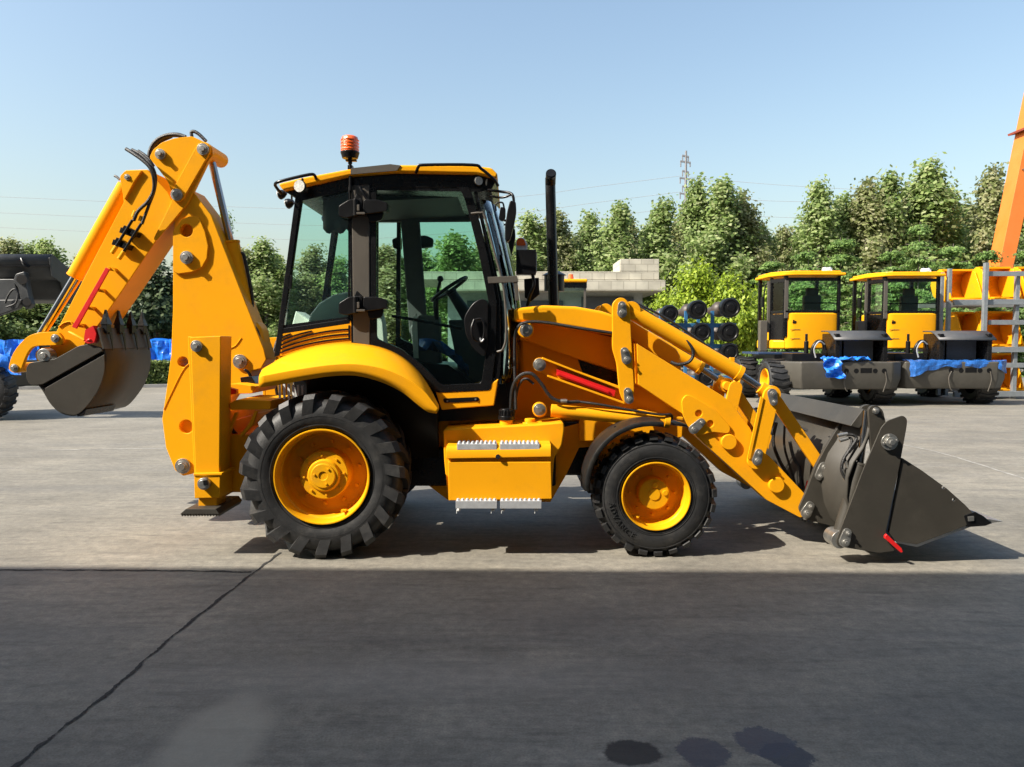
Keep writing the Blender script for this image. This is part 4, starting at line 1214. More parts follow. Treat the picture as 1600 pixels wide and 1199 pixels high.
# =================================================================== light, sky, camera
LY = 0.46
SUN_D = Vector((1.0, LY, -1.0)).normalized()
w = bpy.data.worlds.new('World'); SC.world = w; w.use_nodes = True
nt = w.node_tree
sky = nt.nodes.new('ShaderNodeTexSky'); sky.sky_type = 'NISHITA'; sky.sun_disc = False
sky.sun_elevation = math.asin(-SUN_D.z); sky.sun_rotation = math.atan2(-SUN_D.x, -SUN_D.y)
sky.air_density = 1.5; sky.dust_density = 2.8; sky.ozone_density = 1.7; sky.altitude = 0
bg = nt.nodes['Background']; bg.inputs['Strength'].default_value = 0.104
nt.links.new(sky.outputs['Color'], bg.inputs['Color'])
sl = bpy.data.lights.new('sun', 'SUN'); sl.energy = 4.8; sl.angle = R(0.5); sl.color = (1.0, 0.93, 0.82)
so = bpy.data.objects.new('sun', sl); COL.objects.link(so); so.rotation_euler = SUN_D.to_track_quat('-Z', 'Y').to_euler(); so.location = (-20, -10, 30)
cam = bpy.data.cameras.new('camera'); cam.sensor_width = 36; cam.lens = 36*FPX/1600; cam.clip_end = 3000; cam.clip_start = 0.05
co = bpy.data.objects.new('camera', cam); COL.objects.link(co); co.location = (0, 0, HCAM); co.rotation_euler = (math.pi/2 - PITCH, 0, 0); SC.camera = co
SC.view_settings.view_transform = 'Standard'; SC.view_settings.look = 'None'; SC.view_settings.gamma = 1
SC.view_settings.exposure = 1.03
SC.cycles.max_bounces = 8; SC.cycles.transparent_max_bounces = 24; SC.cycles.use_denoising = True

# =================================================================== ground
def ground_mat():
    m, nt, b = new_mat('yard_concrete')
    L = nt.links.new; N = nt.nodes.new
    geo = N('ShaderNodeNewGeometry')
    def noise(scale, vec, det=6, ro=.6):
        n = N('ShaderNodeTexNoise'); n.inputs['Scale'].default_value = scale; n.inputs['Detail'].default_value = det; n.inputs['Roughness'].default_value = ro
        L(vec, n.inputs['Vector']); return n.outputs['Fac']
    def ramp(fac, stops):
        r = N('ShaderNodeValToRGB'); e = r.color_ramp.elements
        while len(e) < len(stops): e.new(.5)
        for i, (p, c) in enumerate(stops): e[i].position = p; e[i].color = list(c) + [1]
        L(fac, r.inputs['Fac']); return r.outputs['Color']
    def mix(fac, a, c, mode='MIX'):
        x = N('ShaderNodeMix'); x.data_type = 'RGBA'; x.blend_type = mode
        if isinstance(fac, float): x.inputs['Factor'].default_value = fac
        else: L(fac, x.inputs['Factor'])
        for s, v in (('A', a), ('B', c)):
            if isinstance(v, tuple): x.inputs[s].default_value = list(v) + [1]
            else: L(v, x.inputs[s])
        return x.outputs['Result']
    pos = geo.outputs['Position']
    mp = N('ShaderNodeMapping'); mp.inputs['Scale'].default_value = (.6, 1.0, 1); mp.inputs['Rotation'].default_value = (0, 0, R(12)); L(pos, mp.inputs['Vector'])
    base = ramp(noise(.5, pos, 9, .68), [(.3, (.142, .131, .108)), (.5, (.185, .171, .142)), (.75, (.238, .220, .183))])
    streak = ramp(noise(2.0, mp.outputs['Vector'], 8, .7), [(.36, (.86, .86, .86)), (.5, (.99, .99, .99)), (.64, (1.14, 1.13, 1.1))])
    c = mix(1.0, base, streak, 'MULTIPLY')
    fine = ramp(noise(90, pos, 3, .6), [(.3, (.80, .80, .80)), (.7, (1.20, 1.20, 1.20))])
    c = mix(1.0, c, fine, 'MULTIPLY')
    speck = ramp(noise(34, pos, 2, .5), [(.70, (0, 0, 0)), (.76, (.45, .45, .45))])
    c = mix(speck, c, (.10, .095, .085))
    # scuffs: thin pale and dark brush marks along the slab
    mp3 = N('ShaderNodeMapping'); mp3.inputs['Scale'].default_value = (1.0, 9.0, 1); mp3.inputs['Rotation'].default_value = (0, 0, R(17)); L(pos, mp3.inputs['Vector'])
    sc = ramp(noise(1.6, mp3.outputs['Vector'], 8, .75), [(.46, (0, 0, 0)), (.56, (.18, .18, .18)), (.70, (.75, .75, .75))])
    patch = ramp(noise(.45, pos, 3, .5), [(.42, (0, 0, 0)), (.60, (1, 1, 1))])
    sc = mix(1.0, sc, patch, 'MULTIPLY')
    c = mix(sc, c, (.30, .275, .23))
    mp4 = N('ShaderNodeMapping'); mp4.inputs['Scale'].default_value = (1.2, 7.0, 1); mp4.inputs['Rotation'].default_value = (0, 0, R(-8)); mp4.inputs['Location'].default_value = (7, 3, 0); L(pos, mp4.inputs['Vector'])
    sd = ramp(noise(1.3, mp4.outputs['Vector'], 8, .75), [(.50, (0, 0, 0)), (.70, (.7, .7, .7))])
    c = mix(sd, c, (.085, .08, .07))
    blot = ramp(noise(5.5, pos, 9, .8), [(.57, (0, 0, 0)), (.66, (.4, .4, .4))])
    c = mix(blot, c, (.11, .10, .085))
    # worn tyre tracks
    mp2 = N('ShaderNodeMapping'); mp2.inputs['Scale'].default_value = (.05, .9, 1); mp2.inputs['Rotation'].default_value = (0, 0, R(-14)); L(pos, mp2.inputs['Vector'])
    tr = ramp(noise(1.1, mp2.outputs['Vector'], 5, .6), [(.52, (0, 0, 0)), (.66, (.5, .5, .5))])
    c = mix(tr, c, (.125, .122, .115))
    mott = ramp(noise(14, pos, 7, .75), [(.35, (.80, .80, .80)), (.5, (1, 1, 1)), (.66, (1.22, 1.22, 1.2))])
    c = mix(1.0, c, mott, 'MULTIPLY')
    # stains with a shape of their own: distance to a spot, its edge broken up by noise
    sep = N('ShaderNodeSeparateXYZ'); L(pos, sep.inputs['Vector'])
    wob = noise(7, pos, 10, .82)
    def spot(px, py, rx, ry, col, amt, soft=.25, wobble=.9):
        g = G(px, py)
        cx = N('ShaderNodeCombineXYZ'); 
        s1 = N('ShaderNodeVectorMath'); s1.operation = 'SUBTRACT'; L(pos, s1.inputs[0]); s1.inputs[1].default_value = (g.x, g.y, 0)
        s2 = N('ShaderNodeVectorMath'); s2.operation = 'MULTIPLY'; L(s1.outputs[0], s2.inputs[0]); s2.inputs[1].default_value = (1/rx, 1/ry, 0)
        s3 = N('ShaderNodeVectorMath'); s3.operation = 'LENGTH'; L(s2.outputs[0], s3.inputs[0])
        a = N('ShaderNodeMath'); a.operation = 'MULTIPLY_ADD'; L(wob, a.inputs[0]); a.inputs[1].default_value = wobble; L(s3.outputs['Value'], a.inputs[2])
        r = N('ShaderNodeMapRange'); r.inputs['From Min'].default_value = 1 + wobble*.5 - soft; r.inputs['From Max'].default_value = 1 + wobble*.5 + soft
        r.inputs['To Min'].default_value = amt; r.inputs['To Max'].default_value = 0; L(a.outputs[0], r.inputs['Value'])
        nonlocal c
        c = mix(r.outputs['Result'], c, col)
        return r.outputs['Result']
    spot(988, 1176, .125, .10, (.022, .021, .020), .9, .08, .8)
    w1 = spot(1100, 1176, .11, .12, (.028, .036, .055), .8, .05, 1.5)
    w2 = spot(1195, 1160, .13, .13, (.028, .036, .055), .8, .05, 1.6)
    w3 = spot(1228, 1180, .11, .10, (.028, .036, .055), .8, .05, 1.6)
    spot(335, 1160, .21, .42, (.35, .32, .255), .55, .22, 1.3)
    spot(650, 1060, 1.3, .22, (.27, .25, .22), .30, .6, 1.4)
    spot(870, 960, .5, .3, (.10, .095, .09), .35, .5, 1.2)
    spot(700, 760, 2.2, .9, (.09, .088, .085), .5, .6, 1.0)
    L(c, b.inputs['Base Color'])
    b.inputs['Specular IOR Level'].default_value = .35
    rg = N('ShaderNodeMapRange'); rg.inputs['To Min'].default_value = .62; rg.inputs['To Max'].default_value = .85; L(noise(3, pos), rg.inputs['Value'])
    sub = N('ShaderNodeMath'); sub.operation = 'SUBTRACT'; L(rg.outputs['Result'], sub.inputs[0])
    ad = N('ShaderNodeMath'); ad.operation = 'ADD'; L(w1, ad.inputs[0]); L(w2, ad.inputs[1])
    ml = N('ShaderNodeMath'); ml.operation = 'MULTIPLY'; L(ad.outputs[0], ml.inputs[0]); ml.inputs[1].default_value = .3; L(ml.outputs[0], sub.inputs[1])
    L(sub.outputs[0], b.inputs['Roughness'])
    bp = N('ShaderNodeBump'); bp.inputs['Strength'].default_value = .22; bp.inputs['Distance'].default_value = .008
    L(noise(55, pos, 6, .7), bp.inputs['Height']); L(bp.outputs['Normal'], b.inputs['Normal'])
    return m
b = B(); v = [b.bm.verts.new(p) for p in ((-900, -60, 0), (900, -60, 0), (900, 1500, 0), (-900, 1500, 0))]; b.face(v)
struct(b, 'ground', ground_mat())

crackm = mat('joint_dark', (.022, .021, .02), .9, var=.4, scale=8)
def ground_strip(pts, wd, name, m, z=.004, jag=.0, n=40):
    q = catmull([G(*p) for p in pts], n)
    rng = random.Random(3)
    b = B(); prev = None
    for i, p in enumerate(q):
        a = q[max(0, i-1)]; c = q[min(len(q)-1, i+1)]
        d = (c-a).normalized(); t = Vector((-d.y, d.x, 0))
        ww = wd*(1 + rng.uniform(-jag, jag)*.7 + .6*jag*math.sin(i*.37) + .5*jag*math.sin(i*.11+1)); off = (rng.uniform(-jag, jag)*.35 + jag*math.sin(i*.41+2)*.5 + jag*math.sin(i*.07)*.5)*wd
        l = b.bm.verts.new((p + t*(ww/2+off)).xy.to_3d() + Vector((0, 0, z))); r_ = b.bm.verts.new((p - t*(ww/2-off)).xy.to_3d() + Vector((0, 0, z)))
        if prev: b.face((prev[0], prev[1], r_, l))
        prev = (l, r_)
    return struct(b, name, m)
ground_strip([(438,864),(400,892),(330,948),(250,1012),(170,1082),(90,1146),(5,1215)], .017, 'ground_crack', crackm, jag=.55, n=30)
ground_strip([(-60,892),(120,891.5),(250,892),(392,895)], .022, 'ground_joint', crackm, jag=.5)
linem = mat('worn_line_paint', (.27, .26, .235), .8, var=.35, scale=6)
ground_strip([(75,704),(160,702.5),(262,701)], .05, 'ground_line', linem, jag=.3)
ground_strip([(1405,694),(1480,711),(1600,748),(1700,780)], .04, 'ground_line', linem, jag=.3)

# =================================================================== the workshop behind the camera, whose eaves shade the foreground
hm = mat('hall_cladding', (.38, .39, .40), .6, var=.06, scale=1)
HY = 1.3; HZ = (5.55-HY)/LY
hall = thing('factory_hall', 'long workshop hall standing behind the photographer and shading the foreground', 'building', (0, -2, 0))
b = B(); b.box((0, -2.4, HZ/2), (150, .3, HZ)); b.obj('wall', hm, hall)
b = B(); b.box((0, (HY-2.5)/2, HZ-.15), (150, HY+2.5, .3)); b.box((0, -14, HZ+.6), (150, 24, .3)); b.obj('roof', hm, hall)
for k in range(5):
    b = B(); b.box((-40+k*20, -2.22, 2.5), (6, .08, 5)); b.obj('door', 'liner', hall)
hall.rotation_euler = (0, 0, R(-1.2))

# =================================================================== trees
def leaves(name, pts, size, rng, m, parent=None, elong=1.4, flat=1.0, nrm=None):
    n = len(pts)
    a = rng.normal(size=(n, 3)); a[:, 2] *= flat
    if nrm is not None:
        nn = nrm + rng.normal(size=(n, 3))*.42; nn /= np.linalg.norm(nn, axis=1)[:, None]; a -= nn*(a*nn).sum(1)[:, None]
    a /= np.linalg.norm(a, axis=1)[:, None]
    t = rng.normal(size=(n, 3)); t[:, 2] *= flat
    if nrm is not None: t = np.cross(nn, a)
    t -= a*(a*t).sum(1)[:, None]; t /= np.linalg.norm(t, axis=1)[:, None]
    s = (size*rng.uniform(.6, 1.35, n))[:, None]
    e = a*s*elong/2; f = t*s/2
    v = np.empty((n, 4, 3), np.float32)
    v[:, 0] = pts - e; v[:, 1] = pts + f*.9 - e*.1; v[:, 2] = pts + e; v[:, 3] = pts - f*.9 + e*.15
    me = bpy.data.meshes.new(name)
    me.vertices.add(n*4); me.vertices.foreach_set('co', v.reshape(-1))
    me.loops.add(n*4); me.loops.foreach_set('vertex_index', np.arange(n*4, dtype=np.int32))
    me.polygons.add(n); me.polygons.foreach_set('loop_start', np.arange(0, n*4, 4, dtype=np.int32)); me.polygons.foreach_set('loop_total', np.full(n, 4, dtype=np.int32))
    me.update(calc_edges=True); me.materials.append(m)
    o = bpy.data.objects.new(name, me); COL.objects.link(o); attach(o, parent)
    return o

bark = mat('bark', (.11, .095, .075), .9, var=.35, scale=5, bump=.5, bscale=12)
LM = {
 'poplar': leaf_mat('poplar_leaf', [(0.115,0.182,0.049),(0.176,0.257,0.070),(0.243,0.331,0.101),(0.331,0.405,0.155),(0.419,0.459,0.243)], .50),
 'poplar2': leaf_mat('poplar_leaf_brown', [(0.124,0.163,0.055),(0.189,0.227,0.078),(0.267,0.293,0.117),(0.351,0.364,0.182),(0.429,0.416,0.260)], .50),
 'cedar': leaf_mat('cedar_needle', [(0.087,0.160,0.043),(0.138,0.239,0.064),(0.210,0.326,0.087),(0.297,0.413,0.123)], .50),
 'bright': leaf_mat('spring_leaf', [(.17,.25,.02),(.24,.34,.026),(.32,.42,.036),(.42,.50,.07)], .45),
 'dark': leaf_mat('dark_leaf', [(0.023,0.041,0.017),(0.037,0.064,0.023),(0.060,0.089,0.031),(0.095,0.124,0.046)], .2),
 'bush': leaf_mat('bush_leaf', [(0.055,0.091,0.026),(0.100,0.150,0.040),(0.155,0.209,0.055),(0.227,0.273,0.082)], .3),
}
def make_tree(kind, seed, H, Rm, n, size, lm):
    rng = np.random.default_rng(seed)
    root = bpy.data.objects.new(kind, None); COL.objects.link(root)
    b = B()
    lean = rng.normal(size=2)*.02*H
    tp = [Vector((lean[0]*t*t, lean[1]*t*t, H*t)) for t in (0, .2, .45, .7, .92)]
    for i in range(4):
        r0, r1 = (.022*H*(1-.2*i)*.6, .022*H*(1-.2*(i+1))*.6)
        b.cyl(tp[i], tp[i+1], max(.03, r0), max(.02, r1), n=8)
    cl = []
    if kind == 'poplar_tree':
        nb = 46
        for k in range(nb):
            t = .14 + .84*(k/nb)**.95
            rr = Rm*(min(1, (t-.05)/.18))*(1-max(0, (t-.42)/.60)**1.45)*rng.uniform(.40, 1.22)
            ang = rng.uniform(0, 2*math.pi)
            base = Vector((lean[0]*t*t, lean[1]*t*t, H*max(.08, t-.10)))
            tip = Vector((base.x+rr*math.cos(ang), base.y+rr*math.sin(ang), H*t))
            b.cyl(base, tip, .03, .012, n=5)
            for q in (.35, .62, .85, 1.0):
                if rng.random() < .88: cl.append((base.lerp(tip, q), Rm*rng.uniform(.10, .27)))
        sp = (1, 1, 1.5)
    elif kind == 'cedar_tree':
        nb = 9
        for k in range(nb):
            t = .08 + .90*k/nb
            for j in range(8):
                rr = Rm*(1-t)**.8*rng.uniform(.7, 1.1) + .15
                ang = rng.uniform(0, 2*math.pi)
                z = H*t + rng.normal()*.09
                b.cyl((0, 0, z), (rr*.9*math.cos(ang), rr*.9*math.sin(ang), z+.1), .03, .01, n=5)
                m_ = max(3, int(rr/.32))
                for q in range(m_):
                    f = (q+.7)/m_
                    side = rng.normal()*.22*rr*f
                    cl.append((Vector((rr*f*math.cos(ang) - side*math.sin(ang), rr*f*math.sin(ang) + side*math.cos(ang), z + (.22*f - .50*f*f)*rr)), .17+.10*rng.random()))
        sp = (1.6, 1.6, .26)
    else:
        nb = 40
        for k in range(nb):
            d = rng.normal(size=3); d /= np.linalg.norm(d); d[2] = abs(d[2])*1.2 - .35
            rr = Rm*rng.uniform(.55, 1.0)
            base = Vector((0, 0, H*rng.uniform(.25, .5)))
            tip = Vector((d[0]*rr, d[1]*rr, H*.55 + d[2]*H*.45*rng.uniform(.75, 1.05)))
            b.cyl(base, tip, .035, .012, n=5)
            for q in (.5, .75, 1.0): cl.append((base.lerp(tip, q), Rm*rng.uniform(.14, .30)))
        sp = (1, 1, .85)
    b.obj('trunk', bark, root, angle=60)
    C = np.array([c[0][:] for c in cl]); S = np.array([c[1] for c in cl])
    wgt = S**2; wgt /= wgt.sum()
    idx = rng.choice(len(cl), n, p=wgt)
    pts = C[idx] + rng.normal(size=(n, 3))*S[idx][:, None]*np.array(sp)*.62
    pts[:, 2] = np.clip(pts[:, 2], .12, H*1.02)
    out = pts.copy(); out[:, 2] = 0
    if kind == 'broadleaf_tree': out[:, 2] = (pts[:, 2] - H*.45)*1.0
    out /= np.linalg.norm(out, axis=1)[:, None] + .3
    out[:, 2] += {'cedar_tree': 1.1, 'poplar_tree': .45, 'broadleaf_tree': .35}[kind]
    leaves('crown', pts, size, rng, lm, root, elong=1.8 if kind == 'cedar_tree' else 1.3, nrm=out)
    return root

def plant(root, px, py_top, Y, wpx, H, Rm, label, cat, group, first=[]):
    """put a copy of the template so that its top is at (px, py_top) from the camera's place; its base is on the ground"""
    p = P(px, py_top, Y)
    if root.get('label') is None: o = root
    else: o = copy_tree(root)
    k = p.z / H
    o.location = (p.x, Y, 0)
    kx = PX(wpx, Y) / Rm
    o.scale = (kx, kx, k); o.rotation_euler = (0, 0, random.uniform(0, 6.28))
    tag(o, label, cat, group)
    return o

POP = [make_tree('poplar_tree', 11+i, 13.0, 2.0, 13000, .185, LM['poplar' if i % 3 else 'poplar2']) for i in range(5)]
pops = [  # px, top y, distance, half width px, words that single it out
 (20,372,60,22,'small poplar above the raised black bucket, far left of the photo'),
 (52,380,62,18,'small poplar second from the far left, above the raised black bucket'),
 (92,374,58,20,'poplar showing right of the raised black bucket tip'),
 (128,392,60,18,'low poplar half hidden behind the digging arm cylinder'),
 (345,330,57,16,'thin poplar glimpsed between the boom and its chrome rod'),
 (385,388,50,20,'poplar just right of the boom, the shorter of the pair left of the cab'),
 (414,374,50,23,'tallest poplar between the boom and the cab'),
 (440,396,52,20,'poplar partly behind the rear corner of the cab'),
 (485,385,54,22,'poplar seen through the rear side window of the cab'),
 (523,402,52,22,'poplar seen through the rear side window beside the seat'),
 (605,382,50,26,'poplar seen through the left part of the cab door glass'),
 (665,392,52,24,'poplar seen behind the gear lever through the door glass'),
 (715,362,48,30,'full poplar seen through the door glass above the steering wheel'),
 (768,355,52,22,'poplar seen past the cab windscreen'),
 (832,333,54,24,'poplar directly left of the exhaust pipe'),
 (872,326,54,22,'poplar directly right of the exhaust pipe'),
 (916,331,55,22,'slender poplar above the left end of the pale block parapet'),
 (958,321,50,24,'poplar above the middle of the pale block parapet'),
 (985,336,53,18,'short poplar squeezed between two taller ones above the parapet'),
 (1030,310,50,26,'rounded poplar left of the pylon'),
 (1062,345,56,20,'poplar in front of the pylon foot'),
 (1094,277,48,24,'tallest poplar right of the pylon with a pointed top'),
 (1127,286,48,28,'broad poplar second right of the pylon'),
 (1160,302,48,24,'poplar third right of the pylon'),
 (1190,348,50,18,'lower poplar at the right end of the middle row, beside the sky gap'),
 (1228,352,52,18,'low poplar at the right side of the sky gap'),
 (1283,284,48,24,'dark pointed poplar above the nearer yellow cab'),
 (1318,310,50,24,'poplar above the gap between the two yellow cabs'),
 (1352,282,48,26,'poplar above the left edge of the farther yellow cab'),
 (1388,266,48,26,'poplar above the middle of the farther yellow cab'),
 (1425,285,50,24,'poplar just left of the tallest one on the right'),
 (1452,252,48,32,'tallest pale poplar on the right side of the photo'),
 (1498,282,50,24,'poplar between the tallest one and the orange crane leg'),
 (1546,262,48,24,'poplar right beside the orange crane leg'),
 (1592,300,52,24,'poplar behind the orange crane leg at the right edge'),
]
for i, (px, py, Y, wp, lb) in enumerate(pops):
    plant(POP[i % 5], px, py, Y, wp*2.15, 13.0, 2.0, lb, 'tree', 'poplars along the back of the yard')
for i, (px, py, Y, wp) in enumerate([(815,372,60,34),(850,362,60,34),(898,366,60,34),(938,358,60,34),(1008,352,60,36),(1050,362,60,34),(1078,330,60,34),(1112,330,60,36),(1146,336,60,34),(1178,366,60,30),
        (1255,340,60,34),(1300,345,60,36),(1335,330,60,36),(1372,318,60,36),(1410,318,60,36),(1438,318,60,36),(1475,316,60,36),(1522,318,60,36),(1568,330,60,36),
        (395,415,62,30),(425,412,62,30),(500,412,62,36),(590,410,62,34),(640,405,62,36),(690,396,62,36),(740,392,62,34)]):
    plant(POP[(i*2+1) % 5], px, py, Y, wp*2.1, 13.0, 2.0, 'poplar in the dense second row, filling the gaps behind the front poplars', 'tree', 'second row of poplars')
CED = [make_tree('cedar_tree', 31+i, 8.0, 3.2, 17000, .125, LM['cedar']) for i in range(3)]
for i, (px, py, Y, wp, lb) in enumerate([
 (1205,388,36,60,'layered cedar left of the nearer yellow cab'),
 (1262,372,34,62,'cedar with drooping boughs behind the nearer yellow cab'),
 (1316,352,37,70,'taller cedar behind the gap between the two yellow cabs'),
 (1345,402,29,60,'low pale cedar between the two yellow cabs'),
 (1395,372,35,66,'cedar above the roof of the farther yellow cab'),
 (1438,326,38,60,'tallest pointed cedar above the yellow buckets'),
 (1492,362,35,72,'broad cedar left of the orange crane leg'),
 (1545,372,37,60,'cedar in front of the tree beside the crane leg'),
 (1610,368,38,70,'cedar at the right edge behind the orange crane leg')]):
    plant(CED[i % 3], px, py, Y, wp, 8.0, 3.2, lb, 'tree', 'cedars behind the parked chassis')
BR = [make_tree('broadleaf_tree', 51+i, 5.0, 2.0, 9000, .17, LM['bright']) for i in range(2)]
for i, (px, py, Y, wp, lb) in enumerate([
 (1090,404,28,48,'bright yellow green tree behind the axle rack'),
 (1150,418,27,46,'bright green tree between the axle rack and the nearer cab'),
 (1038,452,30,30,'small bright tree at the right end of the gatehouse canopy'),
 (1195,440,29,36,'bright bushy tree seen through the nearer cab windows')]):
    plant(BR[i % 2], px, py, Y, wp, 5.0, 2.0, lb, 'tree', 'light green trees in the middle')
DK = [make_tree('broadleaf_tree', 71+i, 6.0, 2.4, 12000, .17, LM['dark' if i else 'bush']) for i in range(2)]
for i, (px, py, Y, wp, lb) in enumerate([
 (60,452,38,80,'leafy green tree below the raised black bucket'),
 (240,398,34,78,'dark tree behind the tip of the digging bucket teeth'),
 (150,440,38,70,'green tree behind the red lock bar of the digging arm'),
 (320,420,36,60,'dark tree behind the boom'),
 (-10,455,36,60,'green tree at the left edge below the raised bucket'),
 (205,420,36,60,'dark tree behind the digging arm')]):
    plant(DK[i % 2], px, py, Y, wp, 6.0, 2.4, lb, 'tree', 'dark trees on the left')
# undergrowth along the back: one mass
rng = np.random.default_rng(5)
n = 16000
xs = rng.uniform(-75, 75, n); hh = 3.6 + 1.2*np.sin(xs*.35) + .8*np.sin(xs*.93+1)
pts = np.stack([xs, 64 + rng.normal(size=n)*1.5, rng.uniform(0, 1, n)**.8*hh], 1)
o = leaves('distant_undergrowth', pts, .55, rng, LM['bush']); o['kind'] = 'stuff'; o['label'] = 'green undergrowth along the back of the yard'
# clipped hedge
b = B()
h0, h1 = G(-160, 612), G(330, 604)
d = (h1-h0).normalized(); nrm = Vector((-d.y, d.x, 0))
HH = .95
b.bar(h0 + nrm*.6 + Vector((0, 0, HH/2)), h1 + nrm*.6 + Vector((0, 0, HH/2)), .9, HH-.06, (0, 0, 1))
hedge = thing('hedge', 'low clipped green hedge along the far kerb behind the digging bucket', 'hedge', (0, 0, 0))
b.obj('stem_mass', mat('hedge_core', (.012, .022, .008), .9), hedge)
n = 14000; L_ = (h1-h0).length
t = rng.uniform(0, L_, n); face = rng.uniform(0, 1, n)
yy = np.where(face < .6, 0.12 + rng.normal(size=n)*.03, rng.uniform(.1, 1.1, n)); zz = np.where(face < .6, rng.uniform(.02, HH, n), HH - .03 + rng.normal(size=n)*.03)
pts = np.stack([h0.x + d.x*t + nrm.x*yy, h0.y + d.y*t + nrm.y*yy, zz], 1)
leaves('foliage', pts, .10, rng, LM['bush'], hedge)
kerbm = mat('kerb_stone', (.30, .29, .27), .8, var=.2, scale=3)
b = B(); b.bar(h0 - nrm*.1 + Vector((0, 0, .06)), h1 - nrm*.1 + Vector((0, 0, .06)), .15, .12, (0, 0, 1)); struct(b, 'kerb', kerbm)

# =================================================================== white boundary wall, gatehouse, pylon, lines
b = B(); b.box((-26, 70, 1.8), (70, .3, 3.6))
tag(b.obj('boundary_wall', mat('white_wall', (.62, .60, .56), .8, var=.1), None), 'long pale boundary wall seen between tree trunks left of the cab', 'wall')

def block_mat():
    m, nt, b = new_mat('block_cladding')
    L = nt.links.new
    tc = nt.nodes.new('ShaderNodeTexCoord'); mp = nt.nodes.new('ShaderNodeMapping'); L(tc.outputs['Object'], mp.inputs['Vector'])
    mp.inputs['Rotation'].default_value = (R(90), 0, 0)
    br = nt.nodes.new('ShaderNodeTexBrick'); L(mp.outputs['Vector'], br.inputs['Vector'])
    br.offset = .5
    br.inputs['Color1'].default_value = (.40, .37, .30, 1); br.inputs['Color2'].default_value = (.47, .44, .36, 1); br.inputs['Mortar'].default_value = (.30, .275, .22, 1)
    br.inputs['Scale'].default_value = 1.0; br.inputs['Mortar Size'].default_value = .022; br.inputs['Brick Width'].default_value = .62; br.inputs['Row Height'].default_value = .43
    n = nt.nodes.new('ShaderNodeTexNoise'); n.inputs['Scale'].default_value = 1.6; n.inputs['Detail'].default_value = 8; L(tc.outputs['Object'], n.inputs['Vector'])
    mx = nt.nodes.new('ShaderNodeMix'); mx.data_type = 'RGBA'; mx.blend_type = 'MULTIPLY'; mx.inputs['Factor'].default_value = .6; L(br.outputs['Color'], mx.inputs['A'])
    r = nt.nodes.new('ShaderNodeValToRGB'); r.color_ramp.elements[0].position = .35; r.color_ramp.elements[0].color = (.7, .7, .7, 1); r.color_ramp.elements[1].position = .65; r.color_ramp.elements[1].color = (1.1, 1.1, 1.1, 1)
    L(n.outputs['Fac'], r.inputs['Fac']); L(r.outputs['Color'], mx.inputs['B']); L(mx.outputs['Result'], b.inputs['Base Color']); b.inputs['Roughness'].default_value = .8
    return m
BK = block_mat()
YG = 38.0
gh = thing('gatehouse', 'pale block faced gatehouse canopy with a stepped parapet behind the hood', 'building', (P(880, 532, YG).x, YG, 0))
def wbox(x0, x1, y0, y1, Ya, Yb):
    a, c = P(x0, y1, Ya), P(x1, y0, Ya); b = B(); b.box(((a.x+c.x)/2, (Ya+Yb)/2, (a.z+c.z)/2), (c.x-a.x, Yb-Ya, c.z-a.z)); return b
wbox(690, 1040, 437.5, 454.5, YG-.0, YG+6).obj('fascia', BK, gh, bevel=.02)
wbox(640, 1030, 424.5, 437, YG+.25, YG+6).obj('parapet', BK, gh, bevel=.02)
wbox(969, 1030, 405, 424, YG+.25, YG+3).obj('parapet_block', BK, gh, bevel=.02)
wbox(700, 1004, 455, 585, YG+1.4, YG+5.6).obj('wall', mat('gatehouse_wall', (.30, .31, .31), .8, var=.12), gh)
wbox(908, 990, 464, 585, YG+1.3, YG+1.45).obj('opening', mat('dark_opening', (.05, .055, .06), .6), gh)
wbox(730, 880, 470, 520, YG+1.3, YG+1.45).obj('window', mat('dark_window', (.05, .06, .07), .15), gh)

YPY = 150.0
pym = mat('galvanised_pylon', (.20, .20, .21), .6, metal=.2)
py = thing('pylon', 'thin grey transmission pylon standing behind the poplars', 'pylon', (P(1071, 532, YPY).x, YPY, 0))
top = P(1072, 236, YPY)
b = B(); b.cyl((top.x, YPY, 0), top, .55, .20, n=8)
b.obj('mast', pym, py)
for yy_, wd in ((244, 5), (253, 8), (268, 5), (279, 9), (292, 5), (303, 9), (318, 5), (328, 9)):
    c = P(1071, yy_, YPY); k = PX(wd, YPY)
    b = B(); b.bar(c + Vector((-k, 0, .1)), c + Vector((k, 0, -.2)), .3, .3); 
    for s_ in (-1, 1): b.cyl(c + Vector((s_*k*.9, 0, 0)), c + Vector((s_*k*.9, 0, -1.0)), .12, n=6)
    b.obj('cross_arm', pym, py)
wirem = mat('wire', (.32, .33, .34), .6)
for i, (yl, yr, a0, lb) in enumerate(((275, 308, -1, 'upper wire hanging from the pylon to the left'), (300, 333, -1, 'middle wire hanging from the pylon to the left'), (324, 356, -1, 'lowest wire hanging from the pylon to the left'),
                                  (277, 296, 1, 'upper wire hanging from the pylon to the right'), (303, 316, 1, 'middle wire hanging from the pylon to the right'), (328, 341, 1, 'lowest wire hanging from the pylon to the right'))):
    b = B()
    if a0 < 0: q = [P(1064, yl, YPY), P(930, yl+17, YPY), P(805, yr, YPY), P(560, yr+18, YPY), P(380, yr+16, YPY), P(-40, yr-2, YPY)]
    else: q = [P(1078, yl, YPY), P(1200, yl+11, YPY), P(1335, yr, YPY), P(1480, yr+6, YPY), P(1700, yr+2, YPY)]
    b.tube(q, .036, n=5, smooth=8)
    tag(b.obj('power_line', wirem, None), lb, 'wire', 'power lines')
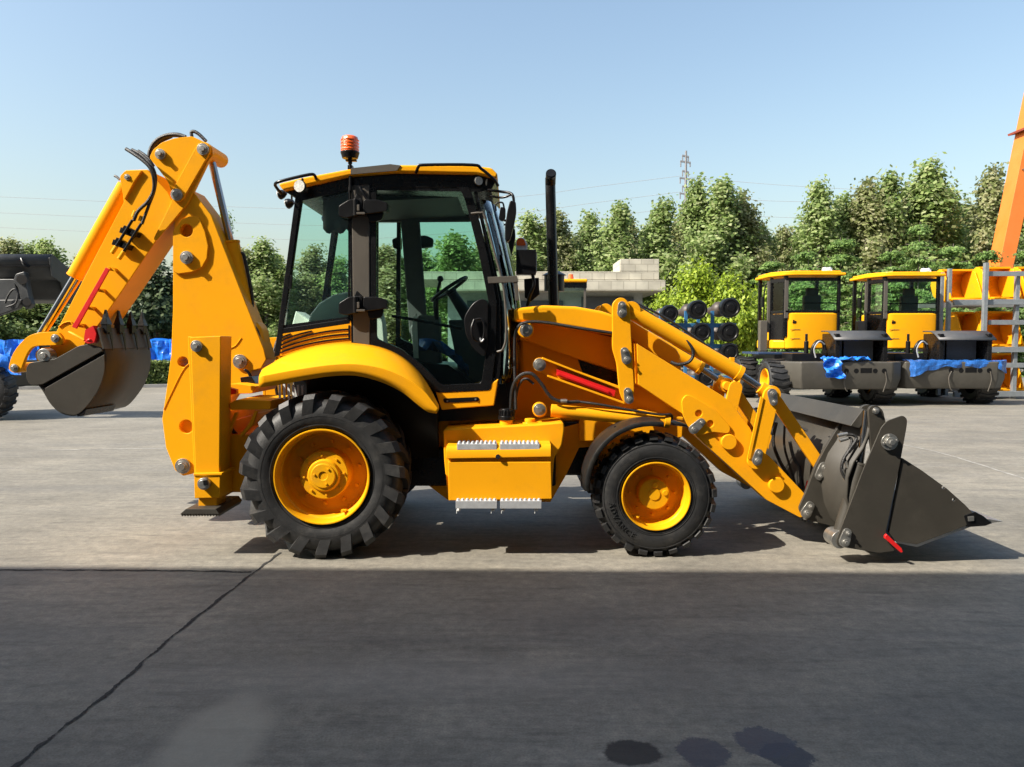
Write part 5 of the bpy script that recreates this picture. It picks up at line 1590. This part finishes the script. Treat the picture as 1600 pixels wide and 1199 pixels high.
# =================================================================== the two wheeled chassis parked on the right
def blank():
    r = bpy.data.objects.new('wheeled_chassis', None); COL.objects.link(r); return r
hullm = mat('hull_grey', (.060, .055, .045), .5, var=.15, scale=2.5, dirt=(.10, .09, .075), dirt_amt=.5, dscale=2)
def prism_xy(b, pts, z0, z1, inset=0):
    b.poly_prism([Vector((x, y, z0)) for x, y in pts], [Vector((x, y, z1)) for x, y in pts]); return b
def chassis_machine():
    r = blank()
    # local frame: x right, y away from the camera, rear face of the counterweight at y = 0, centre x = 0
    b = B()
    top = [(-1.62, .75), (-1.22, .02), (-.9, 0), (1.22, 0), (1.56, .26), (1.56, 1.5), (-1.62, 1.6)]
    low = [(-1.52, .8), (-1.14, .12), (-.9, .1), (1.20, .1), (1.50, .34), (1.50, 1.5), (-1.55, 1.6)]
    b.poly_prism([Vector((x, y, .46)) for x, y in low], [Vector((x, y, .74)) for x, y in top])
    b.poly_prism([Vector((x, y, .74)) for x, y in top], [Vector((x, y, 1.20)) for x, y in top])
    bmesh.ops.remove_doubles(b.bm, verts=b.bm.verts, dist=.001)
    for f in list(b.bm.faces):
        if all(abs(v.co.z-.74) < .002 for v in f.verts): b.bm.faces.remove(f)
    cw = b.obj('counterweight', hullm, r, bevel=.04, seg=3)
    for x in (-.02, .24, .74, .98):
        b = B(); b.cyl((x, -.004, .96), (x, .05, .96), .065, n=16); b.obj('lamp_hole', 'black', cw)
    b = B(); b.box((.50, .02, .97), (.30, .05, .13)); 
    b.obj('lamp_hole', 'black', cw)
    b = B(); b.tube([Vector((-.02, -.02, .94)), Vector((-.10, -.04, .75)), Vector((-.06, -.05, .5)), Vector((.0, -.04, .42))], .014); b.tube([Vector((1.0, -.02, .94)), Vector((1.03, -.03, .7)), Vector((.95, -.03, .4))], .012); b.obj('cable', 'pillar', cw)
    # radiator cowl
    b = B(); b.box((-.18, .65, 1.56), (.12, .9, .78)); b.box((1.10, .65, 1.56), (.12, .9, .78)); b.box((.46, .95, 1.52), (1.2, .08, .70))
    rad = b.obj('radiator', 'satin', r, bevel=.02)
    b = B(); rows = [[Vector((x, .12 + .9*t, 1.78 + .24*math.sin(min(1, t*1.6)*math.pi/2))) for x in (-.30, .46, 1.22)] for t in (0, .15, .3, .5, .75, 1)]
    b.sheet(rows); b.obj('cowl', mat('cowl_grey', (.055, .056, .058), .5, var=.1) if 'cowl' not in M else M['cowl'], rad, solid=.03)
    b = B(); b.box((-.02, .62, 1.5), (.25, .04, .6)); b.box((.55, .60, 1.48), (.8, .03, .55)); b.obj('core', mat('radiator_core', (.045, .047, .05), .6, var=.2, scale=30), rad)
    b = B(); b.cyl((-.75, .9, 1.2), (-.75, .9, 1.75), .06); b.cyl((-.75, .9, 1.75), (-.75, .9, 1.95), .035); b.box((-.85, 1.0, 1.3), (.8, .8, .22)); b.tube([Vector((-.62, .7, 1.25)), Vector((-.70, .62, 1.5)), Vector((-.58, .62, 1.72)), Vector((-.40, .66, 1.72)), Vector((-.32, .66, 1.5))], .05)
    b.obj('engine', 'black', r, bevel=.02)
    b = B(); b.tube([Vector((-.60, .60, 1.3)), Vector((-.66, .58, 1.55)), Vector((-.52, .58, 1.74)), Vector((-.36, .62, 1.66))], .022); b.ball(Vector((-.9, .7, 1.34)), .07); b.obj('pipe', 'steelgrey', r)
    # deck and undercarriage
    b = B(); b.box((-.2, 2.4, 1.30), (2.5, 1.9, .16)); b.cyl((-.2, 2.2, .9), (-.2, 2.2, 1.25), .55); b.box((-.1, 2.2, .78), (1.1, 3.6, .4))
    b.cyl((-1.3, .9, .62), (1.3, .9, .62), .12); b.cyl((-1.3, 3.5, .62), (1.3, 3.5, .62), .12); b.box((-1.3, 2.2, .8), (.5, 1.0, .5))
    b.obj('undercarriage', 'black', r, bevel=.02)
    b = B(); b.box((-1.2, 2.2, 1.40), (1.4, 1.5, .06)); b.obj('deck', mat('deck_blue', (.02, .04, .09), .5) if 'deck' not in M else M['deck'], r, bevel=.01)
    # cab
    x0, x1, y0, y1 = -1.30, .55, 1.75, 3.45
    b = B(); pl = [(x0, y0+.35), (x0+.22, y0+.05), (x0+.4, y0), (x1-.3, y0), (x1-.08, y0+.06), (x1, y0+.3), (x1, y1), (x0, y1)]
    prism_xy(b, [(x0+.30, y0+.12), (x0+.42, y0+.02), (x0+.55, y0), (x1-.25, y0), (x1-.06, y0+.06), (x1, y0+.25), (x1, y1), (x0+.3, y1)], 1.52, 2.56)
    prism_xy(b, [(x0, y0+.35), (x0+.32, y0+.10), (x0+.32, y1), (x0, y1)], 1.52, 1.78)
    cab = b.obj('cab_body', 'yellow', r, bevel=.05, seg=3)
    def one(fn, nm='pillar', m='satin'):
        b = B(); fn(b); b.obj(nm, m, cab, bevel=.01)
    for x, y, wx, wy in ((x0+.06, y0+.62, .09, .10), (x0+.30, y0+.12, .10, .12), (x1-.04, y0+.08, .08, .10), (x0+.06, y1-.05, .1, .1), (x1-.05, y1-.05, .1, .1)):
        one(lambda b: b.box((x, y, 2.75 if wx != .09 else 2.6), (wx, wy, 1.75 if wx != .09 else 2.0)))
    one(lambda b: b.bar(Vector((x0+.06, y0+.62, 3.5)), Vector((x0+.30, y0+.12, 3.5)), .1, .12, (0, 0, 1)), 'window_frame')
    one(lambda b: b.box(((x0+x1)/2+.12, y0+.07, 3.52), (x1-x0-.3, .08, .1)), 'window_frame')
    one(lambda b: b.box(((x0+x1)/2+.12, y0+.07, 2.60), (x1-x0-.3, .08, .07)), 'window_frame')
    one(lambda b: b.box(((x0+x1)/2+.12, y0+.06, 2.84), (x1-x0-.3, .02, .03)), 'window_bar')
    one(lambda b: b.bar(Vector((x0+.07, y0+.58, 2.58)), Vector((x0+.28, y0+.14, 2.58)), .08, .08, (0, 0, 1)), 'window_frame')
    one(lambda b: b.bar(Vector((x0+.05, y0+.60, 2.15)), Vector((x0+.30, y0+.14, 2.15)), .06, .76, (0, 0, 1)), 'door_panel')
    one(lambda b: b.box((x0+.30, y0+.045, 2.95), (.11, .03, 1.1)), 'post', 'pillar')
    one(lambda b: b.bar(Vector((x0-.01, y0+.62, 2.0)), Vector((x0-.01, y0+.62, 3.5)), .09, .06), 'post', 'pillar')
    b = B(); b.box(((x0+x1)/2+.12, y0+.05, 3.06), (x1-x0-.4, .008, .85)); b.obj('pane', 'cabglass', cab)
    b = B(); b.bar(Vector((x0+.09, y0+.53, 3.05)), Vector((x0+.26, y0+.19, 3.05)), .008, .85, (0, 0, 1)); b.obj('pane', 'cabglass', cab)
    b = B(); b.box((.0, y0+.75, 2.82), (.52, .16, .55)); b.box((.0, y0+.76, 3.2), (.34, .13, .24)); b.box((.0, y0+1.05, 2.5), (.55, .5, .15)); b.obj('seat', 'seat', cab, bevel=.04)
    b = B()
    prism_xy(b, [(x0-.08, y0+.55), (x0+.22, y0+.0), (x0+.45, y0-.10), (x1+.10, y0-.08), (x1+.12, y1+.1), (x0-.05, y1+.1)], 3.62, 3.70)
    prism_xy(b, [(x0+.0, y0+.6), (x0+.3, y0+.1), (x0+.5, y0), (x1, y0), (x1+.02, y1), (x0, y1)], 3.70, 3.76)
    b.obj('roof', 'yellow', cab, bevel=.03, seg=3)
    b = B(); b.box((x0+.52, y0-.005, 2.28), (.10, .008, .05)); b.box((x0+.50, y0-.005, 2.33), (.04, .008, .05)); b.box((x0+.56, y0-.005, 2.31), (.05, .008, .03), Matrix.Rotation(.6, 3, 'Y'))
    b.obj('emblem', 'black', cab)
    b = B()
    for z in (2.08, 1.82): b.box((x0+.55, y0-.006, z), (.28, .01, .012))
    b.obj('seam', 'pillar', cab)
    b = B(); b.tube([Vector((x0-.05, y0+.7, 2.0)), Vector((x0-.12, y0+.7, 2.3)), Vector((x0-.12, y0+.7, 3.2)), Vector((x0-.02, y0+.7, 3.5))], .02); b.box((x0-.16, y0+.75, 2.9), (.05, .18, .3)); b.obj('mirror', 'black', cab)
    b = B(); b.box((x0-.18, y0+.6, 1.9), (.22, .2, .9)); b.obj('tool_post', 'pillar', r, bevel=.02)
    b = B(); b.ball(Vector((.25, y0+.3, 3.80)), .12, 12, (1.4, 1, .7)); [setattr(v_, 'co', v_.co + Vector((random.uniform(-.03,.03), random.uniform(-.03,.03), random.uniform(-.03,.03)))) for v_ in b.bm.verts]; b.obj('roof_wrap', 'plastic_wrap', cab)
    # wheels
    for sx in (-1, 1):
        for yc in (.95, 3.55):
            xo = sx*1.52 - (.36 if sx < 0 else .0)
            b = B()
            def ring_x(prof, bb, nn):
                rings = []
                for dx, rr in prof: rings.append([bb.bm.verts.new((xo - sx*dx, yc + max(rr, .001)*math.cos(2*math.pi*k/nn), .63 + max(rr, .001)*math.sin(2*math.pi*k/nn))) for k in range(nn)])
                for A, C in zip(rings, rings[1:]):
                    for k in range(nn): bb.face((A[k], A[(k+1) % nn], C[(k+1) % nn], C[k]))
            ring_x([(.03,.36),(.0,.35),(.02,.33),(.18,.31),(.2,.2),(.2,.0)], b, 32)
            wh = b.obj('wheel', 'rimyel', r)
            b = B(); ring_x([(.06,.35),(.0,.42),(.0,.52),(.06,.60),(.28,.605),(.48,.60),(.54,.52),(.5,.35)], b, 40)
            for k in range(22):
                a = 2*math.pi*k/22
                for s0, s1, da in ((.01, .28, .10), (.28, .53, .10)):
                    q = []
                    for dx, aa in ((s0, a), (s1, a+da)) if s0 < .1 else ((s0, a+.10), (s1, a)):
                        for w2, rr in ((-.055, .635), (.055, .635), (.06, .58), (-.06, .58)):
                            q.append(b.bm.verts.new((xo - sx*dx, yc + rr*math.cos(aa+w2), .63 + rr*math.sin(aa+w2))))
                    for i in range(4): b.face((q[i], q[(i+1) % 4], q[4+(i+1) % 4], q[4+i]))
                    b.face(q[:4]); b.face(q[4:])
            b.obj('tyre', 'rubber', wh, angle=35)
    return r
m1 = chassis_machine()
m2 = copy_tree(m1)
c1 = P(1325, 532, 20.0)
m1.location = (c1.x, 20.0, 0); m2.location = (c1.x+2.95, 20.3, 0)
m2.rotation_euler = (0, 0, R(-2.0))
for m_ in (m1, m2): tag(m_, None, 'construction vehicle', 'yellow cab chassis without arms parked behind the loader')
m1['label'] = 'nearer armless wheeled chassis with yellow cab, directly above the front bucket'
m2['label'] = 'armless wheeled chassis with yellow cab beside the yellow buckets on the rack'
def crumple(o, amt=.05, sc=.22):
    tx = bpy.data.textures.new('creases', 'VORONOI'); tx.noise_scale = sc; tx.distance_metric = 'DISTANCE'; tx.noise_intensity = 1.0
    sb = o.modifiers.new('fine', 'SUBSURF'); sb.subdivision_type = 'SIMPLE'; sb.levels = 2; sb.render_levels = 2
    d = o.modifiers.new('creases', 'DISPLACE'); d.texture = tx; d.strength = amt; d.mid_level = .35; d.texture_coords = 'LOCAL'
    o.modifiers.move(len(o.modifiers)-2, 0); o.modifiers.move(len(o.modifiers)-1, 1)
    o.data.polygons.foreach_set('use_smooth', [False]*len(o.data.polygons)); return o
def tarp(name, rows, label, m='bluetarp', solid=.006):
    b = B(); b.sheet(rows); o = crumple(b.obj(name, m, None, solid=solid, angle=60)); return tag(o, label, 'tarp')
rg = random.Random(4)
x_, y_ = c1.x, 20.0
rows = []
for i in range(15):
    t = i/14
    row = []
    for j in range(7):
        u = j/6
        px = x_ - .62 + 1.15*t
        z = 1.26 + .05*math.sin(i*1.7+j*2.1) + .04*rg.random() - (.5*max(0, .45-t)*max(0, (1-u*1.6)) )
        row.append(Vector((px + .06*rg.random(), y_ - .08 + u*.36 + .03*rg.random(), z)))
    rows.append(row)
tarp('blue_tarp', rows, 'crumpled blue tarp lying on the nearer chassis counterweight')
rows = []
for i in range(9):
    t = i/8
    rows.append([Vector((x_ - .62 + .30*t*u_ - .12*(1-t) + .42*u_*(1-t*.5) + .05*rg.random(), y_ - .10 - .10*math.sin(i*1.3+u_*5) - .04*rg.random(), 1.27 - .52*t + .05*rg.random())) for u_ in (0, .2, .4, .6, .8, 1)])
b = B(); b.sheet(rows); o = b.obj('hanging_end', 'bluetarp', bpy.data.objects['blue_tarp'], solid=.006, angle=60); crumple(o)
x2 = c1.x + 2.95; y2 = 20.3
rows = []
for i in range(24):
    t = i/23
    X = x2 - 1.12 + 2.66*t
    drop = .16 + (.26*max(0, 1 - t*3.2)) + (.22*max(0, (t-.88)*8)) + .03*math.sin(i*1.3)
    yf = y2 - .025 - .02*math.sin(i*.9)
    if t > .92: yf += (t-.92)*2.2
    if t < .05: yf += (0.05-t)*2
    rows.append([Vector((X, yf - .012, 1.21 - drop)), Vector((X, yf - .02 - .015*math.sin(i*1.9), 1.21 - drop*.5)), Vector((X, yf, 1.215)), Vector((X, y2 + .12, 1.235 + .012*math.sin(i*2.3))), Vector((X, y2 + .45, 1.23 + .02*math.sin(i*1.1)))])
tarp('blue_tarp', rows, 'blue film stretched along the counterweight of the chassis beside the bucket rack', 'wrapblue')

# =================================================================== axles stacked on a blue rack
YA = 17.0
bluem = mat('rack_blue', (.025, .12, .26), .5, var=.15)
rk = thing('axle_rack', 'blue steel rack holding stacked black axles', 'rack', (P(1100, 532, YA).x, YA, 0))
for pxx in (1036, 1076, 1118):
    for yy_ in (YA+.3, YA+1.6):
        x = P(pxx, 532, YA).x; b = B(); b.box((x, yy_, 1.22), (.07, .07, 2.44)); b.obj('post', bluem, rk, bevel=.005)
for z in (.18, 1.0, 1.72, 2.2):
    b = B(); xa_, xb_ = P(1034, 532, YA).x, P(1156, 532, YA).x
    for yy_ in (YA+.3, YA+1.6): b.box(((xa_+xb_)/2, yy_, z-.09), (xb_-xa_, .08, .10))
    b.obj('beam', bluem, rk, bevel=.005)
def axle(px, py, rpx, nm):
    c = P(px, py, YA); k = PX(rpx, YA)
    r = thing('axle', nm, 'axle', (c.x, YA, c.z), 'black axles stacked on the blue rack')
    b = B(); b.lathe([(-.02,0),(-.02,k*.35),(0,k*.4),(.01,k*.7),(-.01,k*.78),(.0,k*.95),(.03,k),(.22,k),(.25,k*.85),(.5,k*.42)], c.x, c.z, YA, 28); b.obj('drum', 'black', r, angle=30)
    b = B(); b.cyl((c.x, YA+.3, c.z), (c.x, YA+1.75, c.z), k*.42, n=16); b.ball(Vector((c.x, YA+1.0, c.z)), k*.85); b.obj('housing', mat('axle_brown', (.055, .042, .034), .5) if 'axb' not in M else M['axb'], r)
M['axb'] = mat('axle_brown', (.055, .042, .034), .5)
for a_ in ((1047,490,13.5,'black axle at the left end of the rack top row'), (1091,484,15,'black axle in the middle of the rack top row'), (1142,481,15.5,'black axle at the right end of the rack top row'),
           (1097,519,14.5,'black axle in the middle row next to the blue post'), (1140,519,15.5,'black axle at the right end of the rack middle row'), (1141,550,14,'black axle low on the right side of the rack'),
           (1103,590,14,'black axle on the rack bottom behind the tilt cylinder'), (1052,522,13,'black axle in the middle row partly behind the tilt cylinder')):
    axle(*a_)

# =================================================================== yellow buckets on a steel storage rack, right edge
YR = 23.0
rackm = mat('rack_steel', (.24, .26, .27), .5, metal=.4, var=.15)
sr = thing('storage_rack', 'grey steel storage rack holding yellow buckets at the right edge', 'rack', (P(1560, 532, YR).x, YR, 0))
def pvert(px, yt, yb, Y, wpx=6, nm='post'):
    a, c = P(px, yt, Y), P(px, yb, Y); b = B(); b.box((a.x, Y, (a.z+c.z)/2), (PX(wpx, Y), .12, a.z-c.z)); b.obj(nm, rackm, sr, bevel=.005)
pvert(1541, 411, 622, YR-.5); pvert(1484, 420, 618, YR+.2, 5); pvert(1472, 426, 618, YR+.2, 5); pvert(1590, 424, 622, YR-.3, 6); pvert(1640, 411, 622, YR-.5)
for yb in (474, 547, 615):
    for Y in (YR-.4, YR+1.6):
        a, c = P(1478, yb, YR), P(1690, yb-2, YR); b = B(); b.bar(Vector((a.x, Y, a.z)), Vector((c.x, Y, c.z)), .10, .16, (0, 0, 1)); b.obj('beam', rackm, sr, bevel=.005)
for yb in (428, 504, 571):
    a, c = P(1544, yb, YR-.45), P(1690, yb, YR-.45); b = B(); b.bar(a, c, .06, .14, (0, 0, 1)); b.obj('rail', rackm, sr, bevel=.005)
def ybucket(x0, x1, ytop, ybot, Y, label):
    a, c = P(x0, ybot, Y), P(x1, ytop, Y); W = c.x-a.x; H = c.z-a.z
    r = thing('yellow_bucket', label, 'bucket', (a.x+W/2, Y, a.z), 'yellow buckets on the storage rack')
    # open side faces the camera
    D = 1.1
    prof = [(0, H*.10), (.05, .02), (D*.5, 0), (D*.85, H*.2), (D, H*.55), (D*.9, H*.88), (D*.6, H)]
    b = B(); b.sheet([[Vector((a.x + k, Y+d_, a.z+h)) for d_, h in prof] for k in (0, W)]); b.obj('shell', 'yellow', r, solid=.03)
    for xs in (a.x, a.x+W):
        sp = [(-.05, H*.06), (D*.5, 0), (D*.85, H*.2), (D, H*.55), (D*.9, H*.88), (D*.6, H), (D*.35, H*.92), (.15, H*.5)]
        b = B(); b.poly_prism([Vector((xs-.02, Y+d_, a.z+h)) for d_, h in sp], [Vector((xs+.02, Y+d_, a.z+h)) for d_, h in sp]); b.obj('side_plate', 'yellow', r, bevel=.008)
    b = B(); b.box((a.x+W/2, Y-.02, a.z+.05), (W, .16, .04)); b.obj('lip', 'yellow', r, bevel=.006)
    b = B(); b.box((a.x+W/2, Y+D*.55, a.z+H-.02), (W, .2, .06)); b.obj('top_rail', 'yellow', r, bevel=.006)
ybucket(1485, 1536, 419, 471, YR+.1, 'yellow bucket on the top shelf left of the grey post')
ybucket(1545, 1597, 415, 470, YR-.1, 'yellow bucket on the top shelf right of the grey post')
ybucket(1505, 1538, 487, 544, YR+.1, 'yellow bucket on the middle shelf left of the grey post')
ybucket(1544, 1600, 486, 544, YR-.1, 'large yellow bucket on the middle shelf right of the grey post')
ybucket(1543, 1600, 553, 612, YR-.1, 'yellow bucket on the bottom shelf behind the chassis')
ybucket(1606, 1660, 415, 470, YR-.1, 'yellow bucket on the top shelf cut by the right edge')

# =================================================================== orange gantry crane leg
YO = 45.0
orm = mat('gantry_orange', (.66, .165, .022), .6, var=.10, scale=1.0, dirt=(.45, .16, .05), dirt_amt=.3, dscale=1)
gc = thing('gantry_crane', 'tall orange gantry crane leg leaning to the right beyond the yellow buckets', 'crane', (P(1530, 532, YO).x, YO, 0))
def legbox(pts_b, pts_t, nm, m=orm):
    b = B(); b.poly_prism(pts_b, pts_t); return b.obj(nm, m, gc, bevel=.02)
A0, A1 = P(1540, 565, YO), P(1640+84, 90-400, YO)
w0, w1, dd = PX(22, YO), PX(25, YO), 1.1
def quad(p, w_, k=0): return [Vector((p.x-w_*.45, YO, p.z)), Vector((p.x+w_*.55, YO, p.z)), Vector((p.x+w_*.55+.0, YO+dd, p.z)), Vector((p.x-w_*.45, YO+dd, p.z))]
legbox(quad(A0, w0), quad(A1, w1), 'leg')
b = B(); c = P(1613, 199, YO); b.box((c.x, YO+.5, c.z), (1.25, 1.5, .12), Matrix.Rotation(R(-12), 3, 'Y')); b.obj('flange', mat('rusty_flange', (.25, .05, .03), .7), gc)
for k in range(4):
    c = P(1613-k*3.3, 214+k*17, YO-.05)
    b = B(); b.tube([c + Vector((-.18, .05, 0)), c + Vector((-.18, -.2, 0)), c + Vector((.2, -.2, .08)), c + Vector((.2, .05, .08))], .035, n=6, smooth=1); b.obj('rung', 'pillar', gc)

# =================================================================== loader with a raised black bucket, left edge
YL = 16.5
ll = thing('compact_loader', 'dark loader with its black bucket raised at the left edge', 'loader', (P(-60, 532, YL).x, YL+1, 0))
blk = mat('black_bucket', (.030, .032, .033), .42, var=.2, scale=2, dirt=(.09, .09, .085), dirt_amt=.5, dscale=1.5)
x0, x1 = P(-170, 400, YL).x, P(80, 400, YL).x
prof = [(0.0, 398), (-.06, 403), (-.02, 414), (.0, 416), (.02, 432), (.35, 436), (.5, 462), (1.1, 470)]
b = B(); b.sheet([[Vector((x, YL+d_, P(80, y_, YL).z)) for d_, y_ in prof] for x in (x0, x1)]); bk = b.obj('bucket', blk, ll, solid=.03)
b = B(); b.box(((x0+x1)/2, YL-.03, P(0, 416, YL).z), (x1-x0, .05, .02)); b.obj('seam', 'black', bk)
pts = [(0.02, 397), (-.08, 404), (.0, 432), (.3, 440), (.5, 468), (.75, 478), (1.2, 470), (1.35, 450), (.9, 424)]
for xs in (x0, x1):
    b = B(); b.poly_prism([Vector((xs-.015, YL+d_, P(80, y_, YL).z)) for d_, y_ in pts], [Vector((xs+.015, YL+d_, P(80, y_, YL).z)) for d_, y_ in pts]); b.obj('side_plate', blk, bk, bevel=.005)
b = B(); b.tube([P(33,404,YL-.08), P(36,410,YL-.12), P(41,413,YL-.1), P(45,417,YL-.08), P(38,415,YL-.12), P(34,409,YL-.1)], .02, closed=True); b.obj('lifting_hook', 'black', bk)
b = B(); b.plate(rounded([(20,440),(24,428),(38,424),(41,440),(46,466),(50,476),(42,484),(34,478),(28,450)], 3), YL-.3, YL-.15); b.plate([(0,436),(22,436),(30,470),(-40,500),(-70,470)], YL-.2, YL+.3)
b.plate([(-90,470),(35,468),(28,482),(0,492),(-90,500)], YL-.35, YL-.2)
b.obj('arm', blk, ll, bevel=.02)
for px_, py_, r_ in ((34,437,.10),(42,472,.08)):
    b = B(); b.cyl(P(px_,py_,YL-.28), P(px_,py_,YL-.36), r_, n=16); b.obj('pin', 'pillar', ll)
b = B(); b.tube([P(8,474,YL-.4), P(14,460,YL-.4), P(22,452,YL-.4), P(28,458,YL-.38), P(24,474,YL-.4), P(10,480,YL-.4)], .02); b.obj('hose', 'hose', ll)
for yo in (0,):
    cxx = P(-36, 605, YL).x
    b = B(); b.lathe([(0.02,.30),(.0,.36),(.0,.50),(.06,.62),(.2,.64),(.4,.62),(.44,.5),(.44,.3)], cxx, .66, YL+yo, 40)
    for k in range(24): lug(b, cxx, .66, 2*math.pi*k/24, [(YL+yo+.0,.60,YL+yo+.05,.56,0),(YL+yo+.06,.665,YL+yo+.08,.6,0),(YL+yo+.38,.665,YL+yo+.36,.6,.1)], .08)
    wh = b.obj('tyre', 'rubber', ll, angle=35)
    b = B(); b.lathe([(.03,.31),(.03,.29),(.12,.27),(.12,.0)], cxx, .66, YL+yo, 32); b.obj('rim', 'pillar', wh)
b = B(); xa_ = P(-170, 532, YL).x; xb_ = P(10, 532, YL).x
b.box(((xa_+xb_)/2-.3, YL+1.1, 1.0), (xb_-xa_, 1.4, .6)); b.box((xa_, YL+1.1, 2.0), (1.2, 1.4, 1.6)); b.obj('body', 'fender_black', ll, bevel=.05)
b = B()
rows = []
for i in range(16):
    t = i/15
    X = P(-120, 532, YL+.3).x + t*PX(152, YL+.3)
    rows.append([Vector((X + .05*math.sin(j*2+i), YL + .28 + .05*math.sin(i*1.3+j) - .02*j, 1.72 + .05*math.sin(i*.8) - (.13*j) - (.02*i if i > 10 else 0))) for j in range(4)] + [])
b.sheet(rows); tag(crumple(b.obj('blue_tarp', 'bluetarp', None, solid=.008, angle=60), .1, .4), 'blue tarp draped over the loader at the left edge, above its wheel', 'tarp')
# stacks wrapped in blue beyond the hedge
def bluepile(x0, x1, yt, Y, label):
    a, c = P(x0, yt, Y), P(x1, yt, Y)
    r = thing('covered_stack', label, 'covered stack', ((a.x+c.x)/2, Y, 0), 'stacks under blue tarps beyond the hedge')
    b = B(); b.box(((a.x+c.x)/2, Y+.8, a.z/2-.05), (c.x-a.x-.2, 1.0, a.z-.12)); b.obj('stack', 'pillar', r)
    b = B(); n = max(6, int((c.x-a.x)/.18)); rows = []
    for i in range(n+1):
        X = a.x + (c.x-a.x)*i/n
        rows.append([Vector((X, Y + .12*math.sin(i*1.7+j) + .05*math.sin(i*.6), a.z*(j/7) + (.05*math.sin(i*1.1+j*2) if j == 7 else 0))) for j in range(8)] + [Vector((X, Y+1.6, a.z+.08*math.sin(i*.9)))])
    b.sheet(rows); crumple(b.obj('tarp', 'bluetarp', r, solid=.01, angle=60), .15, .5)
bluepile(-60, 62, 534, 30, 'blue tarp covered stack left of the digging bucket linkage')
bluepile(225, 300, 533, 31, 'blue tarp covered stack between the digging bucket and the boom')

# =================================================================== another machine's roof and beacon behind the hood
YM = 26.0
om = thing('parked_loader', 'second loader mostly hidden behind the hood with a yellow roof and orange beacon', 'loader', (P(890, 532, YM).x, YM, 0))
b = wbox(862, 918, 436, 441, YM, YM+1.6); rf_ = b.obj('roof', 'yellow', om, bevel=.04)
b = wbox(866, 917, 441, 450, YM+.1, YM+1.5); b.obj('roof_lining', 'satin', om)
for pxx in (868, 912): wbox(pxx, pxx+4, 450, 520, YM+.15, YM+.25).obj('pillar', 'pillar', om, bevel=.01)
wbox(868, 914, 450, 492, YM+.18, YM+.2).obj('pane', 'cabglass', om)
wbox(860, 925, 492, 600, YM+.1, YM+2).obj('body', 'yellow', om, bevel=.06)
wbox(850, 935, 570, 610, YM+.2, YM+1.9).obj('undercarriage', 'black', om)
for sx in (855, 930):
    c_ = P(sx, 532, YM); b = B(); b.lathe([(0.02,.3),(.0,.36),(.0,.5),(.05,.6),(.4,.6),(.44,.5)], c_.x, .6, YM-.1, 28); b.obj('wheel', 'rubber', om)
b = B(); c = P(892, 433, YM+.5); b.cyl(c - Vector((0,0,.08)), c + Vector((0, 0, .09)), .10, .08, n=16); b.obj('beacon', 'orange_lens', om)
# air pre-cleaner on the hood behind the exhaust
b = B(); c = P(866, 440, 7.55)
b.cyl(c - Vector((0, 0, .10)), c + Vector((0, 0, .06)), .10, n=24); b.cyl(c + Vector((0, 0, .06)), c + Vector((0, 0, .10)), .125, .05, n=24); b.cyl(c - Vector((0, 0, .27)), c - Vector((0, 0, .1)), .05, n=16)
b.obj('air_cleaner', 'black', ROOT, bevel=.004)
